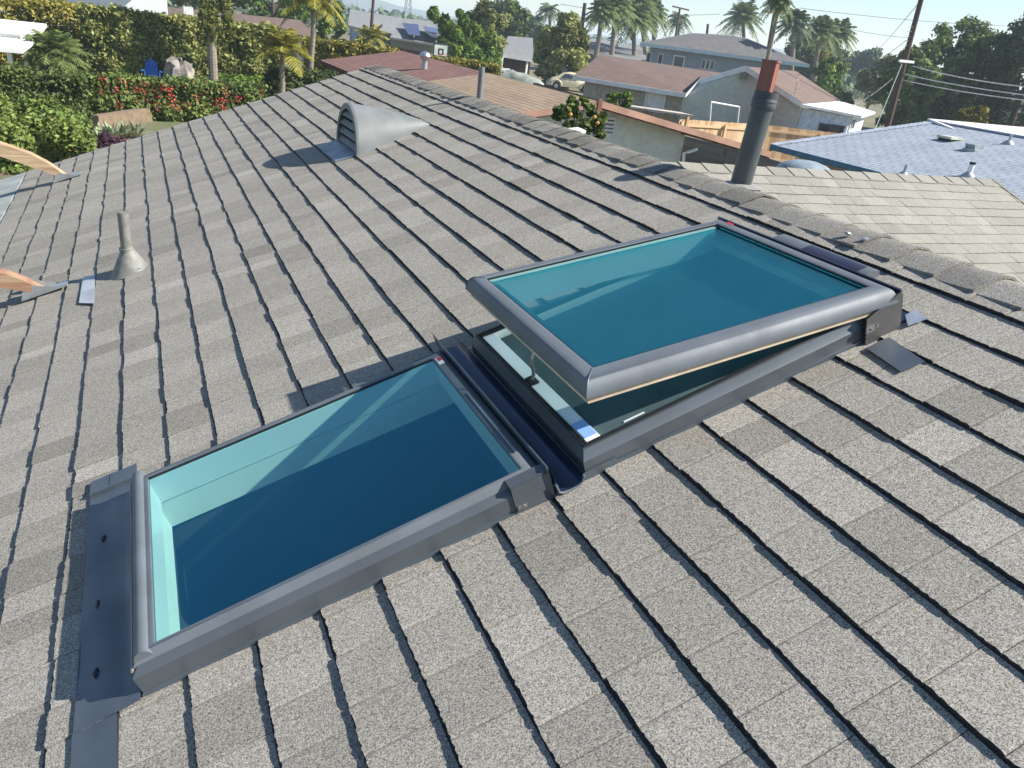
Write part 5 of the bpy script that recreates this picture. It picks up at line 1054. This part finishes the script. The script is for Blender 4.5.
# small old round car
pc=A(570,84,60); pc=np.array([pc[0],pc[1],GZ]); t=Thing('parked_car','cream coloured rounded small car parked under the weeping tree','car',pc); MCR=mat('cream_car_paint',(.60,.55,.38),.35,coat=.5)
ax=np.array([.93,-.36,0]); ay=np.array([.36,.93,0]); Lc=[pc]
def cp(u,v_,z): return pc+ax*u+ay*v_+np.array([0,0,z])
prof=[(-2.0,.45),(-1.95,.75),(-1.6,.95),(-1.15,1.12),(-.7,1.42),(-.1,1.52),(.45,1.45),(.85,1.08),(1.3,.95),(1.8,.8),(2.0,.5)]
g=G(); vs=[]; 
for u,z in prof:
    for v_,f in ((-.76,0),(-.78,.35),(-.66,.8),(-.45,.97),(0,1),(.45,.97),(.66,.8),(.78,.35),(.76,0)): vs.append(cp(u,v_,.3+(z-.3)*f))
g.add(vs,[(i*9+k,i*9+k+1,(i+1)*9+k+1,(i+1)*9+k) for i in range(len(prof)-1) for k in range(8)]+[tuple(range(9)),tuple(range(90,99))]); t.part('body',g,MCR,sharp=60)
g=G()
for s in (-1,1):
    pts=[cp(-.95,s*.775,1.0),cp(.6,s*.775,1.0),cp(.35,s*.63,1.33),cp(-.6,s*.63,1.33)]; g.add(pts,[(0,1,2,3)])
t.part('side_window',g,M_PANE,sharp=None)
for s in (-1,1):
    for u in (-1.25,1.25):
        g=G(); g.tube([cp(u,s*.62,.32),cp(u,s*.82,.32)],.32,16); wh=t.part('wheel',g,M_BLK); g=G(); g.tube([cp(u,s*.821,.32),cp(u,s*.84,.32)],.17,12); t.part('rim',g,M_ZINC,wh)
        g=G(); arc=[cp(u+.42*math.cos(a),s*.80,.34+.44*math.sin(a)) for a in [math.pi*k/8 for k in range(9)]]; g.tube(arc,.07,6); t.part('fender',g,MCR)
# ================================================================ poles and wires
M_POLE=mat('brown_creosoted_pole',(.10,.055,.04),.85,col2=(.055,.035,.03),scale=3,stretch=(1,1,.1)); M_WIRE=mat('weathered_cable',(.30,.30,.29),.6)
def pole(label,bp,tp_,Y,r,arms=()):
    b=at(bp[0],bp[1],Y)[0]; c=at(tp_[0],tp_[1],Y)[0]; s=(GZ-c[2])/(b[2]-c[2]); b=c+(b-c)*s; t=Thing('utility_pole',label,'utility pole',b); g=G(); g.tube([b,c],[r*1.15,r*.8],12); t.part('pole',g,M_POLE)
    for (x0,y0,x1,y1,th,m) in arms: 
        g=G(); a=A(x0,y0,Y-.15); d=A(x1,y1,Y-.15); g.obox(a,d-a,(0,.1,0),(0,0,th)); t.part('crossarm',g,m,sharp=None)
    return t
pt=pole('tall leaning dark wooden utility pole in front of the big dark trees',(887.5,125),(928,-26),30,.15,[(899.5,62,914,63.5,.12,M_WT)])
g=G()
for k in range(5): a=A(905+k*1.5,45-4.5*k,29.8); g.tube([a-np.array([.17,0,0]),a+np.array([.17,0,0])],.012,5)
pt.part('step_bolts',g,M_BLK)
pole('thin far utility pole with crossarm beside the hazy palm',(675,40),(680,8),100,.18,[(672.5,7,689,11,.2,M_POLE),(676,22,682,23,.2,M_POLE)])
pole('plain far wooden pole above the weeping tree',(581,34),(585,3),92,.28)
pole('short far pole top above the two storey roof, left side',(705,52),(708,24),110,.25)
pole('slim dark pole behind the leaning palm over the hipped roof',(768,48),(774,13),95,.22,[(762,12,783,15,.25,mat('tan_crossarm',(.35,.22,.13),.8))])
pole('pale pole rising past the golden palm',(370,44),(374,-8),70,.15)
M_WIR2=mat('pale_cable',(.75,.74,.70),.5)
def wire(label,a,b,sag,r,m=None,n=14):
    a=np.array(a);b=np.array(b); pts=[a+(b-a)*k/n-np.array([0,0,sag*4*(k/n)*(1-k/n)]) for k in range(n+1)]; g=G(); g.tube(pts,r,5); solo('power_line',label,'cable',g,m or M_WIRE,a,sharp=60)
wire('upper pale service cable running right from the white crossarm',A(913,66,30),A(1060,90,19),.15,.024,M_WIR2)
wire('middle pale service cable running right from the leaning pole',A(904,74,30),A(1060,99,19),.10,.022,M_WIR2)
wire('lowest pale service cable running right from the leaning pole',A(903,80,30),A(1060,104,19),.10,.022,M_WIR2)
wire('pale green guy cable slanting down left of the leaning pole',A(902,64,29.8),A(874,132,26),.0,.022,mat('green_grey_cable',(.25,.32,.28),.6))
wire('short service cable running from the pole down to the white annex',A(893,78,30),A(846,108,28.5),.2,.012)
MW2=mat('thin_dark_wire',(.10,.11,.12),.7)
wire('highest thin power line crossing the sky right of the palms',A(800,8,80),A(1040,27,80),.4,.035,MW2); wire('second thin power line crossing the sky towards the pole',A(780,8,80),A(912,38,80),.6,.035,MW2)
wire('thin line rising steeply from the horizon gap to the pole top',A(868,58,110),A(926,-6,31),.5,.02,MW2); wire('thin line from the horizon gap to the pole crossarm height',A(862,62,110),A(912,36,31),.8,.018,MW2)
wire('thin power line along the sky above the far poles',A(560,4,100),A(720,14,100),.6,.035,MW2)
# lattice transmission towers, far
def pylon(label,x,y0,y1,Y):
    b=at(x,y1,Y)[0]; b[2]=GZ; _,mpp=at(x,y1,Y); H=at(x,y0,Y)[0][2]-GZ; w=H*.09; g=G()
    for s in (-1,1):
        for r_ in (-1,1): g.tube([(b[0]+s*w,b[1]+r_*w,GZ),(b[0]+s*w*.15,b[1]+r_*w*.15,GZ+H)],.28,4)
    for k in range(8):
        z0=H*k/8; z1=H*(k+1)/8; a=w*(1-.85*k/8); c_=w*(1-.85*(k+1)/8)
        for s in (-1,1): g.tube([(b[0]-s*a,b[1]-a,GZ+z0),(b[0]+s*c_,b[1]-c_,GZ+z1)],.2,4)
    for k,wd in ((.72,.17),(.84,.14),(.95,.10)): g.tube([(b[0]-H*wd,b[1],GZ+H*k),(b[0]+H*wd,b[1],GZ+H*k)],.28,4)
    solo('transmission_tower',label,'pylon',g,mat('galvanised_lattice',(.25,.26,.27),.7),(b[0],b[1],GZ),sharp=None)
pylon('hazy lattice transmission tower left of the two storey roof ridge',727,-8,60,420); pylon('faint lattice transmission tower far behind the solar panel house',408,-22,10,480)
# distant woodland and houses in the haze
g=G(); r=random.Random(77); cl=[]
for k in range(260):
    a=R(r.uniform(-14,74)); d=r.uniform(135,260); h=r.uniform(2.2,5.0); cl.append((d*math.sin(a),d*math.cos(a),GZ+h*.5,r.uniform(3,7),3,h*.55,r.uniform(.1,.8)))
leaves(g,cl,15000,.95,5,shell=.5); struct('distant_woodland',g,LM['blue'],kind='stuff')
g=G(); cl=[]
for k in range(150):
    a=R(r.uniform(-20,80)); d=r.uniform(420,1000); h=r.uniform(4,9); cl.append((d*math.sin(a),d*math.cos(a),GZ+h*.4,r.uniform(9,20),8,h*.5,r.uniform(.1,.8)))
leaves(g,cl,9000,2.8,6,shell=.5); struct('horizon_woodland',g,LM['blue'],kind='stuff')

# repeats of one kind carry a group
GR={'agave':'agaves on the bare soil bed','palm_tree':'tall palms of the neighbourhood','feather_palm':'slender feather palms beside the maroon roof','large_tree':'large dark trees behind the utility pole','power_line':'overhead lines and cables','utility_pole':'utility poles','roof_pipe':'pipes on the blue grey roof','patio_beam':'timber beams at the left roof edge','step_flashing':'flashing pieces beside the open skylight','conifer':'conifers beside the slim palm','transmission_tower':'far lattice towers'}
for o_ in list(bpy.data.objects):
    k_=o_.name.split('.')[0]
    if o_.parent is None and k_ in GR and 'category' in o_.keys(): o_['group']=GR[k_]
# ================================================================ air, light, camera
g=G(); g.box((-2100,-2100,GZ-1),(2100,2100,46)); HAZE=struct('haze',g,None,kind='stuff') if False else None
me=bpy.data.meshes.new('haze'); gg=G(); gg.box((-2300,-2300,GZ-1),(2300,2300,34)); me.from_pydata(gg.v,[],gg.f); hz=bpy.data.objects.new('haze',me); COL.objects.link(hz); hz['kind']='stuff'
m=bpy.data.materials.new('pale_haze'); m.use_nodes=True; nt=m.node_tree; nt.nodes.clear(); o=nt.nodes.new('ShaderNodeOutputMaterial'); pv=nt.nodes.new('ShaderNodeVolumePrincipled')
pv.inputs['Color'].default_value=(.70,.84,1,1); pv.inputs['Density'].default_value=HAZE_D; pv.inputs['Anisotropy'].default_value=.2; nt.links.new(pv.outputs[0],o.inputs['Volume']); me.materials.append(m)
SD=Vector(tuple(W@np.array([.22,-.088,.091]))).normalized()
w=bpy.data.worlds.new('World'); scene.world=w; w.use_nodes=True; nt=w.node_tree; bg=nt.nodes['Background']; sky=nt.nodes.new('ShaderNodeTexSky'); sky.sky_type='NISHITA'; sky.sun_disc=False
sky.sun_elevation=math.asin(SD.z); sky.sun_rotation=math.atan2(SD.x,SD.y); sky.altitude=20; sky.air_density=1.0; sky.dust_density=.06; sky.ozone_density=2.0
nt.links.new(sky.outputs[0],bg.inputs[0]); bg.inputs[1].default_value=.076
sl=bpy.data.lights.new('sun','SUN'); sl.energy=4.9; sl.angle=R(.55); sl.color=(1,.935,.85); so=bpy.data.objects.new('sun',sl); COL.objects.link(so); so.rotation_euler=SD.to_track_quat('Z','Y').to_euler()
cd=bpy.data.cameras.new('camera'); cam=bpy.data.objects.new('camera',cd); COL.objects.link(cam); cd.sensor_width=36; cd.lens=FPX/1024*36; cd.clip_start=.02; cd.clip_end=6000
Mx=Matrix([list(CR[i])+[CAM[i]] for i in range(3)]+[[0,0,0,1]]); cam.matrix_world=Mx; scene.camera=cam
scene.render.engine='CYCLES'; scene.view_settings.view_transform='Standard'; scene.view_settings.look='None'; scene.view_settings.gamma=1; scene.view_settings.exposure=EXPO
scene.cycles.max_bounces=8; scene.cycles.transparent_max_bounces=16; scene.cycles.volume_bounces=1
scene.render.resolution_x=1024; scene.render.resolution_y=768
